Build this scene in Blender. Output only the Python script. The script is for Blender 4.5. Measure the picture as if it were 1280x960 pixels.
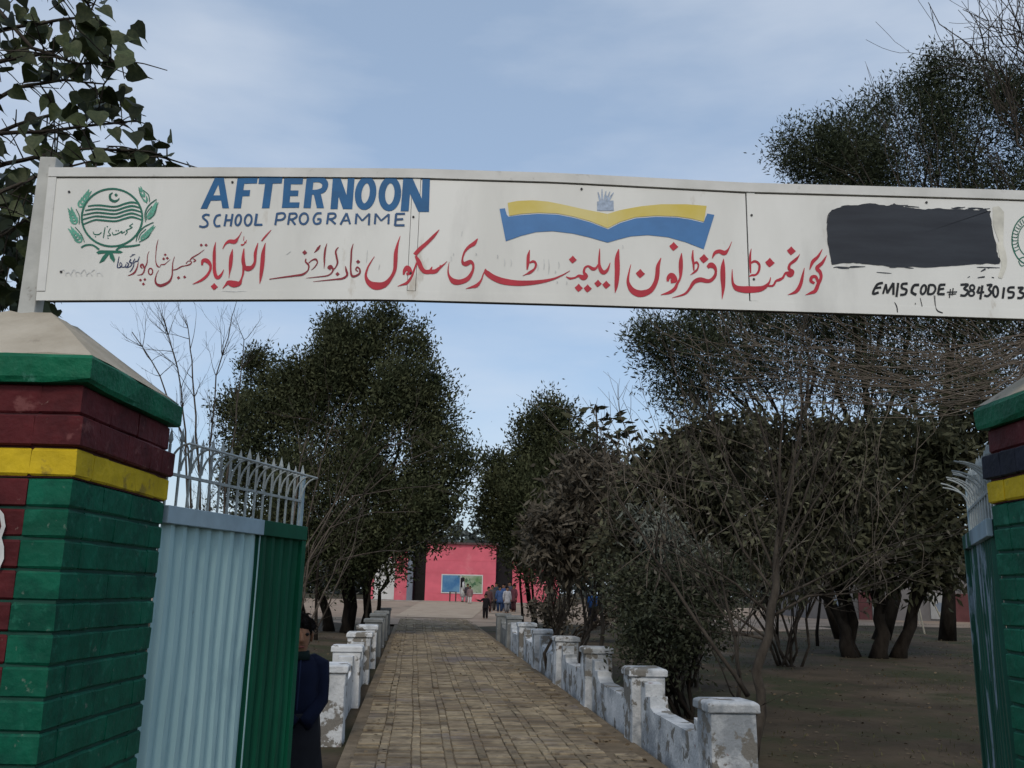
import bpy, bmesh, math, random
import numpy as np
from mathutils import Vector, Matrix

for o in list(bpy.data.objects):
    bpy.data.objects.remove(o)
scene = bpy.context.scene
C = scene.collection
R = math.radians

# ---------------------------------------------------------------- camera
FPX = 1150.0                      # focal length in pixels of the 1280 px wide photograph
PITCH = math.atan(260 / 1150)
ROLL = R(1.3)
CAM = Vector((0, 0, 1.5))
_f = Vector((0, math.cos(PITCH), math.sin(PITCH)))
_u = Vector((0, -math.sin(PITCH), math.cos(PITCH)))
_r = Vector((1, 0, 0))
RT = _r * math.cos(ROLL) + _u * math.sin(ROLL)
UP = _u * math.cos(ROLL) - _r * math.sin(ROLL)
cam_data = bpy.data.cameras.new('camera')
cam_data.sensor_width = 36
cam_data.lens = 36 * FPX / 1280
cam_data.clip_start = 0.05
cam_data.clip_end = 4000
cam = bpy.data.objects.new('camera', cam_data)
C.objects.link(cam)
cam.matrix_world = Matrix(((RT.x, UP.x, -_f.x, CAM.x), (RT.y, UP.y, -_f.y, CAM.y), (RT.z, UP.z, -_f.z, CAM.z), (0, 0, 0, 1)))
scene.camera = cam

# ---------------------------------------------------------------- light
SUN_EL, SUN_AZ = R(42), R(183)    # azimuth clockwise from +Y: the sun stands behind the camera
world = bpy.data.worlds.new('World')
scene.world = world
world.use_nodes = True
nt = world.node_tree
for n in list(nt.nodes):
    nt.nodes.remove(n)
def nn(tree, kind, **kw):
    n = tree.nodes.new(kind)
    for k, v in kw.items():
        setattr(n, k, v)
    return n
out = nn(nt, 'ShaderNodeOutputWorld')
bg = nn(nt, 'ShaderNodeBackground')
bg.inputs['Strength'].default_value = 0.15
sky = nn(nt, 'ShaderNodeTexSky', sky_type='NISHITA', sun_disc=False, sun_elevation=SUN_EL, sun_rotation=SUN_AZ)
sky.air_density, sky.dust_density, sky.ozone_density = 1.0, 2.0, 2.0
tc = nn(nt, 'ShaderNodeTexCoord')
mp = nn(nt, 'ShaderNodeMapping')
mp.inputs['Scale'].default_value = (1.0, 1.0, 3.6)
mp.inputs['Rotation'].default_value = (0.1, 0.12, 1.3)
nz = nn(nt, 'ShaderNodeTexNoise')
nz.inputs['Scale'].default_value = 2.3
nz.inputs['Detail'].default_value = 7
nz.inputs['Roughness'].default_value = 0.52
rmp = nn(nt, 'ShaderNodeValToRGB')
rmp.color_ramp.elements[0].position, rmp.color_ramp.elements[0].color = 0.40, (0.0, 0.0, 0.0, 1)
rmp.color_ramp.elements[1].position, rmp.color_ramp.elements[1].color = 0.72, (0.52, 0.52, 0.52, 1)
mix = nn(nt, 'ShaderNodeMix', data_type='RGBA')
mix.inputs['B'].default_value = (4.0, 5.1, 6.5, 1)
mix.inputs['Factor'].default_value = 0.42
mix2 = nn(nt, 'ShaderNodeMix', data_type='RGBA')
mix2.inputs['B'].default_value = (5.3, 5.7, 6.3, 1)
L = nt.links.new
L(tc.outputs['Generated'], mp.inputs['Vector'])
L(mp.outputs['Vector'], nz.inputs['Vector'])
L(nz.outputs['Fac'], rmp.inputs['Fac'])
L(rmp.outputs['Color'], mix2.inputs['Factor'])
L(sky.outputs['Color'], mix.inputs['A'])
L(mix.outputs['Result'], mix2.inputs['A'])
L(mix2.outputs['Result'], bg.inputs['Color'])
L(bg.outputs['Background'], out.inputs['Surface'])

sun_data = bpy.data.lights.new('sun', 'SUN')
sun_data.energy = 1.15
sun_data.angle = R(14)
sun_data.color = (1.0, 0.90, 0.76)
sun = bpy.data.objects.new('sun', sun_data)
C.objects.link(sun)
sd = Vector((math.sin(SUN_AZ) * math.cos(SUN_EL), math.cos(SUN_AZ) * math.cos(SUN_EL), math.sin(SUN_EL)))
sun.rotation_euler = sd.to_track_quat('Z', 'Y').to_euler()
sun.location = sd * 60

vs = scene.view_settings
vs.view_transform = 'Standard'
vs.look = 'None'
vs.exposure = -0.1
vs.gamma = 1
vs.use_curve_mapping = False
scene.render.engine = 'CYCLES'
scene.cycles.max_bounces = 6
scene.cycles.transparent_max_bounces = 4

# ---------------------------------------------------------------- helpers
SLOPE = 0.012
def gz(y):
    return SLOPE * min(max(y, 0), 75)
def ray(px, py):
    return _f + RT * ((px - 640) / FPX) + UP * ((480 - py) / FPX)
def at(px, py, Y):                 # the point at distance Y in front of the gate that the photograph shows there
    d = ray(px, py)
    return CAM + d * (Y / d.y)
def gnd(px, py):
    d = ray(px, py)
    return CAM + d * (1.5 / (SLOPE * d.y - d.z))

def tag(o, label=None, cat=None, group=None, kind=None):
    if label: o['label'] = label
    if cat: o['category'] = cat
    if group: o['group'] = group
    if kind: o['kind'] = kind
    return o
def thing(name, loc, label, cat, group=None):
    o = bpy.data.objects.new(name, None)
    o.empty_display_size = 0.1
    C.objects.link(o)
    o.location = loc
    tag(o, label, cat, group)
    return o
def adopt(o, parent):              # meshes are written in world coordinates; keep them there under a parent
    o.parent = parent
    if parent.type == 'EMPTY':
        o.matrix_parent_inverse = Matrix.Translation(-Vector(parent.location))
    else:
        o.matrix_parent_inverse = Matrix.Translation(-Vector(parent.location)) if parent.get('_loc') else Matrix.Identity(4)
    return o

class MB:
    def __init__(self):
        self.v, self.f = [], []
    def add(self, vs, fs):
        b = len(self.v)
        self.v += [tuple(p) for p in vs]
        self.f += [tuple(i + b for i in f) for f in fs]
        return self
    def box(self, x0, x1, y0, y1, z0, z1):
        vs = [(x, y, z) for z in (z0, z1) for y in (y0, y1) for x in (x0, x1)]
        return self.add(vs, [(0, 2, 3, 1), (4, 5, 7, 6), (0, 1, 5, 4), (2, 6, 7, 3), (0, 4, 6, 2), (1, 3, 7, 5)])
    def hexa(self, p):             # 8 points: bottom ring then top ring
        return self.add(p, [(0, 3, 2, 1), (4, 5, 6, 7), (0, 1, 5, 4), (1, 2, 6, 5), (2, 3, 7, 6), (3, 0, 4, 7)])
    def obox(self, c, ax, ay, az, hx, hy, hz):
        c, ax, ay, az = Vector(c), Vector(ax) * hx, Vector(ay) * hy, Vector(az) * hz
        return self.hexa([c - ax - ay - az, c + ax - ay - az, c + ax + ay - az, c - ax + ay - az,
                          c - ax - ay + az, c + ax - ay + az, c + ax + ay + az, c - ax + ay + az])
    def tube(self, pts, rad, n=6, cap=True):
        pts = [Vector(p) for p in pts]
        if not hasattr(rad, '__len__'):
            rad = [rad] * len(pts)
        vs, fs, ref = [], [], None
        for i, p in enumerate(pts):
            t = (pts[min(i + 1, len(pts) - 1)] - pts[max(i - 1, 0)])
            t = t.normalized() if t.length > 1e-9 else Vector((0, 0, 1))
            if ref is None:
                ref = Vector((1, 0, 0)) if abs(t.x) < 0.8 else Vector((0, 1, 0))
            a = (ref - t * ref.dot(t)).normalized()
            ref = a
            b = t.cross(a)
            for k in range(n):
                th = 2 * math.pi * k / n
                vs.append(p + (a * math.cos(th) + b * math.sin(th)) * rad[i])
        for i in range(len(pts) - 1):
            for k in range(n):
                k2 = (k + 1) % n
                fs.append((i * n + k, i * n + k2, (i + 1) * n + k2, (i + 1) * n + k))
        if cap:
            fs.append(tuple(range(n))[::-1])
            fs.append(tuple((len(pts) - 1) * n + k for k in range(n)))
        return self.add(vs, fs)
    def loft(self, rings, cap=True):
        n = len(rings[0])
        vs = [p for r in rings for p in r]
        fs = []
        for i in range(len(rings) - 1):
            for k in range(n):
                k2 = (k + 1) % n
                fs.append((i * n + k, i * n + k2, (i + 1) * n + k2, (i + 1) * n + k))
        if cap:
            fs.append(tuple(range(n))[::-1])
            fs.append(tuple((len(rings) - 1) * n + k for k in range(n)))
        return self.add(vs, fs)
    def build(self, name, m, parent=None, smooth=False, bevel=0):
        me = bpy.data.meshes.new(name)
        me.from_pydata(self.v, [], self.f)
        if m: me.materials.append(m)
        if smooth:
            me.polygons.foreach_set('use_smooth', [True] * len(me.polygons))
        me.update()
        o = bpy.data.objects.new(name, me)
        C.objects.link(o)
        if bevel:
            b = o.modifiers.new('bevel', 'BEVEL')
            b.width, b.segments, b.limit_method = bevel, 2, 'ANGLE'
        if parent: adopt(o, parent)
        return o

def lin(c):
    return tuple(((x / 255) / 12.92 if x <= 10 else (((x / 255) + 0.055) / 1.055) ** 2.4) for x in c)

def mat(name, col, rough=0.8, var=0.2, scale=6.0, col2=None, bump=0.0, bscale=None, spec=0.3, island=0.0, objrand=0.0,
        stretch=(1, 1, 1), lo=0.35, hi=0.65, trans=0.0, detail=6, layers=(), world=False):
    """Procedural surface: two tones broken up by noise, optional stain layers (colour, scale, threshold, softness)."""
    m = bpy.data.materials.new(name)
    m.use_nodes = True
    t = m.node_tree
    b = t.nodes['Principled BSDF']
    b.inputs['Roughness'].default_value = rough
    b.inputs['Specular IOR Level'].default_value = spec
    tcn = nn(t, 'ShaderNodeTexCoord')
    mpn = nn(t, 'ShaderNodeMapping')
    mpn.inputs['Scale'].default_value = stretch
    t.links.new(nn(t, 'ShaderNodeNewGeometry').outputs['Position'] if world else tcn.outputs['Object'], mpn.inputs['Vector'])
    vec = mpn.outputs['Vector']
    if objrand:
        oi = nn(t, 'ShaderNodeObjectInfo')
        ad = nn(t, 'ShaderNodeVectorMath', operation='MULTIPLY_ADD')
        ad.inputs[1].default_value = (1, 1, 1)
        cv = nn(t, 'ShaderNodeMath', operation='MULTIPLY')
        cv.inputs[1].default_value = 37.0
        t.links.new(oi.outputs['Random'], cv.inputs[0])
        t.links.new(vec, ad.inputs[0])
        t.links.new(cv.outputs[0], ad.inputs[2])
        if not world: vec = ad.outputs[0]
    n1 = nn(t, 'ShaderNodeTexNoise')
    n1.inputs['Scale'].default_value = scale
    n1.inputs['Detail'].default_value = detail
    n1.inputs['Roughness'].default_value = 0.6
    t.links.new(vec, n1.inputs['Vector'])
    r = nn(t, 'ShaderNodeValToRGB')
    c2 = col2 if col2 else tuple(min(1, x * (1 + var)) for x in col)
    c1 = col if col2 else tuple(x * (1 - var) for x in col)
    r.color_ramp.elements[0].position, r.color_ramp.elements[0].color = lo, (*c1, 1)
    r.color_ramp.elements[1].position, r.color_ramp.elements[1].color = hi, (*c2, 1)
    t.links.new(n1.outputs['Fac'], r.inputs['Fac'])
    c = r.outputs['Color']
    for i, (lc, ls, th, soft) in enumerate(layers):
        ln = nn(t, 'ShaderNodeTexNoise')
        ln.inputs['Scale'].default_value = ls
        ln.inputs['Detail'].default_value = 8
        ln.inputs['Roughness'].default_value = 0.62
        of = nn(t, 'ShaderNodeVectorMath', operation='ADD')
        of.inputs[1].default_value = (13.1 * (i + 1), 7.7, 3.3 * i)
        t.links.new(vec, of.inputs[0])
        t.links.new(of.outputs[0], ln.inputs['Vector'])
        rr = nn(t, 'ShaderNodeMapRange')
        rr.inputs['From Min'].default_value = th - soft
        rr.inputs['From Max'].default_value = th + soft
        t.links.new(ln.outputs['Fac'], rr.inputs['Value'])
        mx = nn(t, 'ShaderNodeMix', data_type='RGBA')
        mx.inputs['B'].default_value = (*lc, 1)
        t.links.new(rr.outputs['Result'], mx.inputs['Factor'])
        t.links.new(c, mx.inputs['A'])
        c = mx.outputs['Result']
    if island or objrand:
        src = nn(t, 'ShaderNodeNewGeometry').outputs['Random Per Island'] if island else oi.outputs['Random']
        amt = island or objrand
        h = nn(t, 'ShaderNodeHueSaturation')
        mr = nn(t, 'ShaderNodeMapRange')
        mr.inputs['To Min'].default_value = 1 - amt
        mr.inputs['To Max'].default_value = 1 + amt
        t.links.new(src, mr.inputs['Value'])
        t.links.new(mr.outputs['Result'], h.inputs['Value'])
        t.links.new(c, h.inputs['Color'])
        c = h.outputs['Color']
    t.links.new(c, b.inputs['Base Color'])
    if bump:
        n2 = nn(t, 'ShaderNodeTexNoise')
        n2.inputs['Scale'].default_value = bscale or scale * 5
        n2.inputs['Detail'].default_value = 8
        t.links.new(vec, n2.inputs['Vector'])
        bp = nn(t, 'ShaderNodeBump')
        bp.inputs['Strength'].default_value = bump
        bp.inputs['Distance'].default_value = 0.02
        t.links.new(n2.outputs['Fac'], bp.inputs['Height'])
        t.links.new(bp.outputs['Normal'], b.inputs['Normal'])
    if trans:
        tr = nn(t, 'ShaderNodeBsdfTranslucent')
        t.links.new(c, tr.inputs['Color'])
        ms = nn(t, 'ShaderNodeMixShader')
        ms.inputs[0].default_value = trans
        t.links.new(b.outputs[0], ms.inputs[1])
        t.links.new(tr.outputs[0], ms.inputs[2])
        t.links.new(ms.outputs[0], t.nodes['Material Output'].inputs['Surface'])
    return m

M = {}
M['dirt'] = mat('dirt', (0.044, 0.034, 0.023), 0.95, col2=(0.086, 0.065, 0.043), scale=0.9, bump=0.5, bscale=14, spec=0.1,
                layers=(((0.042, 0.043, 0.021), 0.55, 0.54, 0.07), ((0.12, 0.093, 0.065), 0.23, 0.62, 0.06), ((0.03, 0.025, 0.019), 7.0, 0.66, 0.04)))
M['path_soil'] = mat('path_soil', (0.125, 0.097, 0.066), 0.95, col2=(0.20, 0.158, 0.108), scale=5, bump=0.6, bscale=30, spec=0.1)
M['paving'] = mat('paving', (0.215, 0.172, 0.112), 0.9, col2=(0.32, 0.26, 0.172), scale=9, bump=0.35, bscale=60, spec=0.12, objrand=0.26, world=True,
                  layers=(((0.150, 0.118, 0.082), 1.6, 0.52, 0.10), ((0.11, 0.088, 0.064), 6.0, 0.60, 0.05), ((0.145, 0.125, 0.115), 0.8, 0.60, 0.05)))
M['paving_far'] = mat('paving_far', (0.215, 0.172, 0.112), 0.9, col2=(0.32, 0.26, 0.172), scale=9, bump=0.35, bscale=60, spec=0.12, island=0.26, world=True,
                      layers=(((0.150, 0.118, 0.082), 1.6, 0.52, 0.10), ((0.11, 0.088, 0.064), 6.0, 0.60, 0.05), ((0.145, 0.125, 0.115), 0.8, 0.60, 0.05)))
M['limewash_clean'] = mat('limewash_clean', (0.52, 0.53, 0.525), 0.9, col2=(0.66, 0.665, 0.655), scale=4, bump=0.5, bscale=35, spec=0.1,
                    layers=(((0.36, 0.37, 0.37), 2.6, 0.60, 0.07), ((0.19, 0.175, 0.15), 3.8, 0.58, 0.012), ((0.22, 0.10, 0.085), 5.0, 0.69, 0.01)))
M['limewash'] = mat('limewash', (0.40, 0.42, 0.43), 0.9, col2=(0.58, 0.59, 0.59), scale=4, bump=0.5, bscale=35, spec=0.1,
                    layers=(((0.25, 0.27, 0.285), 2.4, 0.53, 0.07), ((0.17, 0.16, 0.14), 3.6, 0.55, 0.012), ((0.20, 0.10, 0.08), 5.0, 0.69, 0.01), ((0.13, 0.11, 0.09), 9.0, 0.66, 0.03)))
M['dark_plaster'] = mat('dark_plaster', (0.13, 0.135, 0.13), 0.9, col2=(0.22, 0.225, 0.215), scale=3, bump=0.5, bscale=35, spec=0.1,
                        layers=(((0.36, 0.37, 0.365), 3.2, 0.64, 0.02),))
M['green_brick'] = mat('green_brick', (0.0035, 0.088, 0.050), 0.55, var=0.25, scale=7, bump=0.3, bscale=28, spec=0.14, objrand=0.05, world=True,
                       layers=(((0.002, 0.055, 0.034), 5, 0.60, 0.06), ((0.018, 0.135, 0.085), 13, 0.63, 0.04), ((0.09, 0.14, 0.105), 30, 0.67, 0.025), ((0.22, 0.13, 0.095), 17, 0.735, 0.012)))
M['maroon_brick'] = mat('maroon_brick', (0.085, 0.014, 0.016), 0.6, var=0.3, scale=7, bump=0.3, bscale=28, spec=0.14, objrand=0.06, world=True,
                        layers=(((0.055, 0.010, 0.012), 5, 0.60, 0.06), ((0.15, 0.05, 0.048), 13, 0.64, 0.04), ((0.20, 0.13, 0.11), 30, 0.68, 0.025)))
M['navy_brick'] = mat('navy_brick', (0.012, 0.014, 0.024), 0.6, var=0.3, scale=7, bump=0.3, bscale=28, spec=0.14, objrand=0.06, world=True)
M['yellow_brick'] = mat('yellow_brick', (0.52, 0.37, 0.016), 0.6, var=0.18, scale=7, bump=0.3, bscale=28, spec=0.14, objrand=0.04, world=True,
                        layers=(((0.27, 0.19, 0.03), 9, 0.64, 0.04),))
M['mortar_green'] = mat('mortar_green', (0.005, 0.05, 0.034), 0.7, scale=20)
M['mortar_maroon'] = mat('mortar_maroon', (0.06, 0.012, 0.014), 0.7, scale=20)
M['cap_green'] = mat('cap_green', (0.005, 0.115, 0.056), 0.55, var=0.25, scale=6, bump=0.35, bscale=40, spec=0.15,
                     layers=(((0.05, 0.19, 0.13), 12, 0.68, 0.03),))
M['cap_plaster'] = mat('cap_plaster', (0.33, 0.29, 0.225), 0.9, col2=(0.44, 0.395, 0.32), scale=4, bump=0.25, bscale=50, spec=0.1,
                       layers=(((0.20, 0.175, 0.14), 5, 0.66, 0.05),))
M['sign_white'] = mat('sign_white', (0.645, 0.64, 0.59), 0.42, col2=(0.74, 0.735, 0.685), scale=3, spec=0.4, stretch=(1, 1, 0.35),
                      layers=(((0.55, 0.545, 0.505), 2.2, 0.62, 0.08), ((0.43, 0.425, 0.39), 26, 0.745, 0.02), ((0.50, 0.46, 0.385), 8, 0.67, 0.04)))
M['sign_rail'] = mat('sign_rail', (0.54, 0.535, 0.495), 0.55, col2=(0.66, 0.655, 0.615), scale=5, spec=0.35,
                     layers=(((0.36, 0.35, 0.315), 9, 0.65, 0.05),))
M['sign_back'] = mat('sign_back', (0.035, 0.035, 0.035), 0.7, scale=10)
M['post_paint'] = mat('post_paint', (0.38, 0.38, 0.35), 0.6, col2=(0.50, 0.50, 0.46), scale=9, spec=0.3,
                      layers=(((0.22, 0.20, 0.17), 14, 0.66, 0.04),))
M['paint_red'] = mat('paint_red', (0.44, 0.022, 0.04), 0.5, var=0.12, scale=14)
M['paint_darkred'] = mat('paint_darkred', (0.24, 0.018, 0.03), 0.5, var=0.12, scale=14)
M['paint_blue'] = mat('paint_blue', (0.008, 0.105, 0.26), 0.5, var=0.12, scale=14)
M['paint_navy'] = mat('paint_navy', (0.022, 0.085, 0.20), 0.5, var=0.12, scale=14)
M['paint_ink'] = mat('paint_ink', (0.022, 0.035, 0.10), 0.5, var=0.12, scale=14)
M['paint_bookblue'] = mat('paint_bookblue', (0.055, 0.18, 0.40), 0.45, var=0.14, scale=5)
M['paint_yellow'] = mat('paint_yellow', (0.60, 0.47, 0.085), 0.5, col2=(0.66, 0.56, 0.22), scale=4)
M['paint_green'] = mat('paint_green', (0.012, 0.13, 0.085), 0.5, var=0.2, scale=14)
M['paint_palegreen'] = mat('paint_palegreen', (0.10, 0.33, 0.235), 0.5, var=0.2, scale=18)
M['paint_black'] = mat('paint_black', (0.018, 0.022, 0.030), 0.6, col2=(0.03, 0.036, 0.046), scale=9, stretch=(0.4, 1, 2.5))
M['paint_pen'] = mat('paint_pen', (0.012, 0.014, 0.016), 0.6, scale=9)
M['paint_ghost'] = mat('paint_ghost', (0.55, 0.555, 0.535), 0.5, scale=20)
M['paint_print'] = mat('paint_print', (0.33, 0.40, 0.50), 0.5, var=0.25, scale=60)
M['paint_stain'] = mat('paint_stain', (0.60, 0.585, 0.505), 0.55, scale=9)
M['paint_white'] = mat('paint_white', (0.60, 0.60, 0.58), 0.6, scale=9)
M['gate_blue'] = mat('gate_blue', (0.30, 0.47, 0.49), 0.42, col2=(0.36, 0.54, 0.555), scale=3, spec=0.45, stretch=(1, 1, 0.25),
                     layers=(((0.23, 0.37, 0.41), 6, 0.62, 0.06), ((0.42, 0.60, 0.61), 11, 0.66, 0.04), ((0.20, 0.21, 0.18), 16, 0.70, 0.02),))
M['gate_green'] = mat('gate_green', (0.003, 0.075, 0.04), 0.5, var=0.22, scale=3, spec=0.15, stretch=(1, 1, 0.3))
M['gate_rail_blue'] = mat('gate_rail_blue', (0.27, 0.37, 0.43), 0.5, var=0.12, scale=7, spec=0.4)
M['gate_iron'] = mat('gate_iron', (0.30, 0.335, 0.335), 0.5, var=0.2, scale=30, spec=0.4, layers=(((0.16, 0.12, 0.10), 40, 0.68, 0.03),))
M['peel_blue'] = mat('peel_blue', (0.006, 0.07, 0.045), 0.5, var=0.2, scale=9, stretch=(1, 1, 0.22), layers=(((0.20, 0.27, 0.32), 7, 0.56, 0.02),))
M['pink_wall'] = mat('pink_wall', (0.62, 0.135, 0.175), 0.85, var=0.1, scale=0.9, spec=0.1, bump=0.2, bscale=6, layers=(((0.66, 0.23, 0.25), 0.5, 0.58, 0.06), ((0.40, 0.075, 0.10), 1.3, 0.68, 0.05)))
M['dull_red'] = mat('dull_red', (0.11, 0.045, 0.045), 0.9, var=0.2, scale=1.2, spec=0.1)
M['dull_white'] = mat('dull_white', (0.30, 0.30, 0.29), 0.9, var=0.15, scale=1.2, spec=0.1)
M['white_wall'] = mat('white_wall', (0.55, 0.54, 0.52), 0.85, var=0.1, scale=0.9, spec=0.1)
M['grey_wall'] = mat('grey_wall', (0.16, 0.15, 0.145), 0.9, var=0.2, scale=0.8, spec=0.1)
M['blue_column'] = mat('blue_column', (0.16, 0.19, 0.23), 0.8, var=0.12, scale=2)
M['opening_shade'] = mat('opening_shade', (0.012, 0.012, 0.014), 0.8, scale=4)  # near-black stands in for the shade inside openings
M['roof_edge'] = mat('roof_edge', (0.10, 0.055, 0.055), 0.9, scale=2)
M['mural_blue'] = mat('mural_blue', (0.04, 0.14, 0.30), 0.7, col2=(0.13, 0.27, 0.40), scale=1.3, layers=(((0.05, 0.12, 0.09), 1.6, 0.58, 0.03),))
M['mural_green'] = mat('mural_green', (0.09, 0.19, 0.07), 0.7, col2=(0.32, 0.36, 0.27), scale=1.5, layers=(((0.05, 0.12, 0.06), 2.2, 0.57, 0.03),))
M['concrete'] = mat('concrete', (0.30, 0.27, 0.23), 0.9, var=0.2, scale=2, spec=0.1)
M['wood_dark'] = mat('wood_dark', (0.05, 0.035, 0.028), 0.8, scale=9)
M['pole_pale'] = mat('pole_pale', (0.36, 0.33, 0.26), 0.7, scale=9)
M['bark'] = mat('bark', (0.040, 0.033, 0.027), 0.95, col2=(0.084, 0.071, 0.057), scale=9, bump=0.7, bscale=30, spec=0.05, stretch=(1, 1, 0.4))
M['bark_dark'] = mat('bark_dark', (0.014, 0.011, 0.009), 0.95, col2=(0.030, 0.025, 0.020), scale=7, bump=0.7, bscale=24, spec=0.05, stretch=(1, 1, 0.4))
M['twig'] = mat('twig', (0.058, 0.046, 0.036), 0.9, col2=(0.115, 0.094, 0.075), scale=5, spec=0.1, bump=0.8, bscale=22)
M['twig_pale'] = mat('twig_pale', (0.10, 0.080, 0.062), 0.9, col2=(0.18, 0.15, 0.118), scale=5, spec=0.1)
M['leaf_evergreen'] = mat('leaf_evergreen', (0.028, 0.037, 0.017), 0.7, col2=(0.082, 0.088, 0.044), scale=1.6, spec=0.1, island=0.36, trans=0.1)
M['leaf_olive'] = mat('leaf_olive', (0.024, 0.032, 0.017), 0.75, col2=(0.070, 0.080, 0.046), scale=1.3, spec=0.08, island=0.36, trans=0.15)
M['leaf_broad'] = mat('leaf_broad', (0.030, 0.034, 0.018), 0.65, col2=(0.075, 0.073, 0.042), scale=1.0, spec=0.12, island=0.55, trans=0.18)
M['leaf_dusty'] = mat('leaf_dusty', (0.050, 0.042, 0.031), 0.8, col2=(0.135, 0.118, 0.088), scale=1.1, spec=0.15, island=0.5, trans=0.15)
M['leaf_olivebrown'] = mat('leaf_olivebrown', (0.032, 0.031, 0.018), 0.75, col2=(0.105, 0.105, 0.064), scale=2.2, spec=0.12, island=0.7, trans=0.15)
M['leaf_grey'] = mat('leaf_grey', (0.11, 0.12, 0.095), 0.7, col2=(0.18, 0.19, 0.155), scale=2, spec=0.2, island=0.4, trans=0.15)
M['leaf_shrub'] = mat('leaf_shrub', (0.028, 0.034, 0.018), 0.7, col2=(0.075, 0.080, 0.046), scale=2, spec=0.25, island=0.5, trans=0.15)
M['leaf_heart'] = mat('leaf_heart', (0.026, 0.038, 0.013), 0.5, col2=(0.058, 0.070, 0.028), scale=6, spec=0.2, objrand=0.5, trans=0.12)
M['leaf_heart_shade'] = mat('leaf_heart_shade', (0.018, 0.027, 0.010), 0.5, col2=(0.042, 0.052, 0.022), scale=3, spec=0.2, island=0.45, trans=0.12)  # darker copy of the heart leaf, inner crown shade put into its colour
M['leaf_haze'] = mat('leaf_haze', (0.055, 0.066, 0.062), 0.9, col2=(0.095, 0.108, 0.102), scale=0.3, spec=0.05, island=0.35)  # distance haze put into the leaf colour
M['litter'] = mat('litter', (0.075, 0.056, 0.036), 0.9, col2=(0.14, 0.108, 0.07), scale=4, spec=0.1, island=0.4)
M['dry_grass'] = mat('dry_grass', (0.055, 0.058, 0.025), 0.9, col2=(0.10, 0.09, 0.048), scale=1.2, spec=0.1, island=0.35)
def flat(name, c, rough=0.85):
    return mat(name, c, rough, var=0.15, scale=12, spec=0.15)

# ================================================================ setting
rng = random.Random(7)
def axis_c(Y):                     # middle of the brick path
    return -0.09 - 0.1 * (Y - 9)
PD = Vector((-0.1, 1, 0)).normalized()      # along the path
PN = Vector((PD.y, -PD.x, 0))               # to its right

# ground: one sheet to the horizon, finer near the gate
def grid_sheet(name, xs, ys, zf, m):
    b = MB()
    vs = [(x, y, zf(x, y)) for y in ys for x in xs]
    n = len(xs)
    fs = [(j * n + i, j * n + i + 1, (j + 1) * n + i + 1, (j + 1) * n + i) for j in range(len(ys) - 1) for i in range(n - 1)]
    b.add(vs, fs)
    return b.build(name, m, smooth=True)
def bumpy(x, y):
    return 0.018 * math.sin(1.7 * x + 0.6 * y) * math.sin(0.9 * y - 0.8 * x) + 0.012 * math.sin(3.1 * x - 1.3) * math.sin(2.7 * y)
def ground_z(x, y):
    d = abs(x - axis_c(y))
    k = min(1, max(0, (d - 1.7) / 1.5)) if y < 70 else 1
    return gz(y) - 0.05 * (1 - k) + bumpy(x, y) * k
xs = [-900, -400, -200, -120, -80, -60] + [-45 + i * 0.9 for i in range(101)] + [60, 80, 120, 200, 400, 900]
ys = [-300, -120, -60, -30, -15, -8] + [-4 + i * 0.8 for i in range(106)] + [90, 110, 150, 220, 400, 800, 1600]
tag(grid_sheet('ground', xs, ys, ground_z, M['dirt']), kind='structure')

# brick path: soil bed and bricks in columns, a broad one laid across and a narrow one laid along
bed = MB()
yy = [1.0 + i * 0.5 for i in range(74)]
for i in range(len(yy) - 1):
    a, b_ = yy[i], yy[i + 1]
    q = []
    for (y, s) in ((a, -1.36), (a, 1.38), (b_, 1.38), (b_, -1.36)):
        q.append((axis_c(y) + s, y, gz(y) + 0.004))
    bed.add(q, [(0, 1, 2, 3)])
path_bed = tag(bed.build('brick_path', M['path_soil']), kind='structure')

def brick_mesh(name, lx, ly, lz, m, jit=0.002, seed=0, bev=0.006):
    r = random.Random(seed)
    b = MB()
    hx, hy = lx / 2, ly / 2
    j = lambda s=jit: r.uniform(-s, s)
    lo = [(-hx + j(), -hy + j(), -lz), (hx + j(), -hy + j(), -lz), (hx + j(), hy + j(), -lz), (-hx + j(), hy + j(), -lz)]
    mid = [(x, y, -bev) for x, y, z in lo]
    top = [(x * (1 - bev / hx), y * (1 - bev / hy), j(0.0025)) for x, y, z in lo]
    b.loft([lo, mid, top], cap=False)
    b.add(top, [(0, 1, 2, 3)])
    me = bpy.data.meshes.new(name)
    me.from_pydata(b.v, [], b.f)
    me.materials.append(m)
    return me, b
COLW, NARW, TRL, LOL = 0.205, 0.080, 0.118, 0.236
across = [brick_mesh('brick', COLW - 0.008, TRL - 0.019, 0.05, M['paving'], seed=k) for k in range(4)]
along = [brick_mesh('brick', NARW - 0.008, LOL - 0.018, 0.05, M['paving'], seed=10 + k) for k in range(4)]
far = MB()
cells = []
x = -1.24
col = 0
while x < 1.12:
    w = COLW if col % 2 == 0 else NARW
    step = TRL if col % 2 == 0 else LOL
    k = 0
    s = 0.6 + (0.05 if col % 4 == 0 else 0)
    while s < 36:
        cells.append((s, x + w / 2, col % 2))
        s += step
        k += 1
    x += w
    col += 1
rot = Matrix(((PN.x, PD.x, 0, 0), (PN.y, PD.y, 0, 0), (0, 0, 1, 0), (0, 0, 0, 1)))
n_ind = 0
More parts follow.
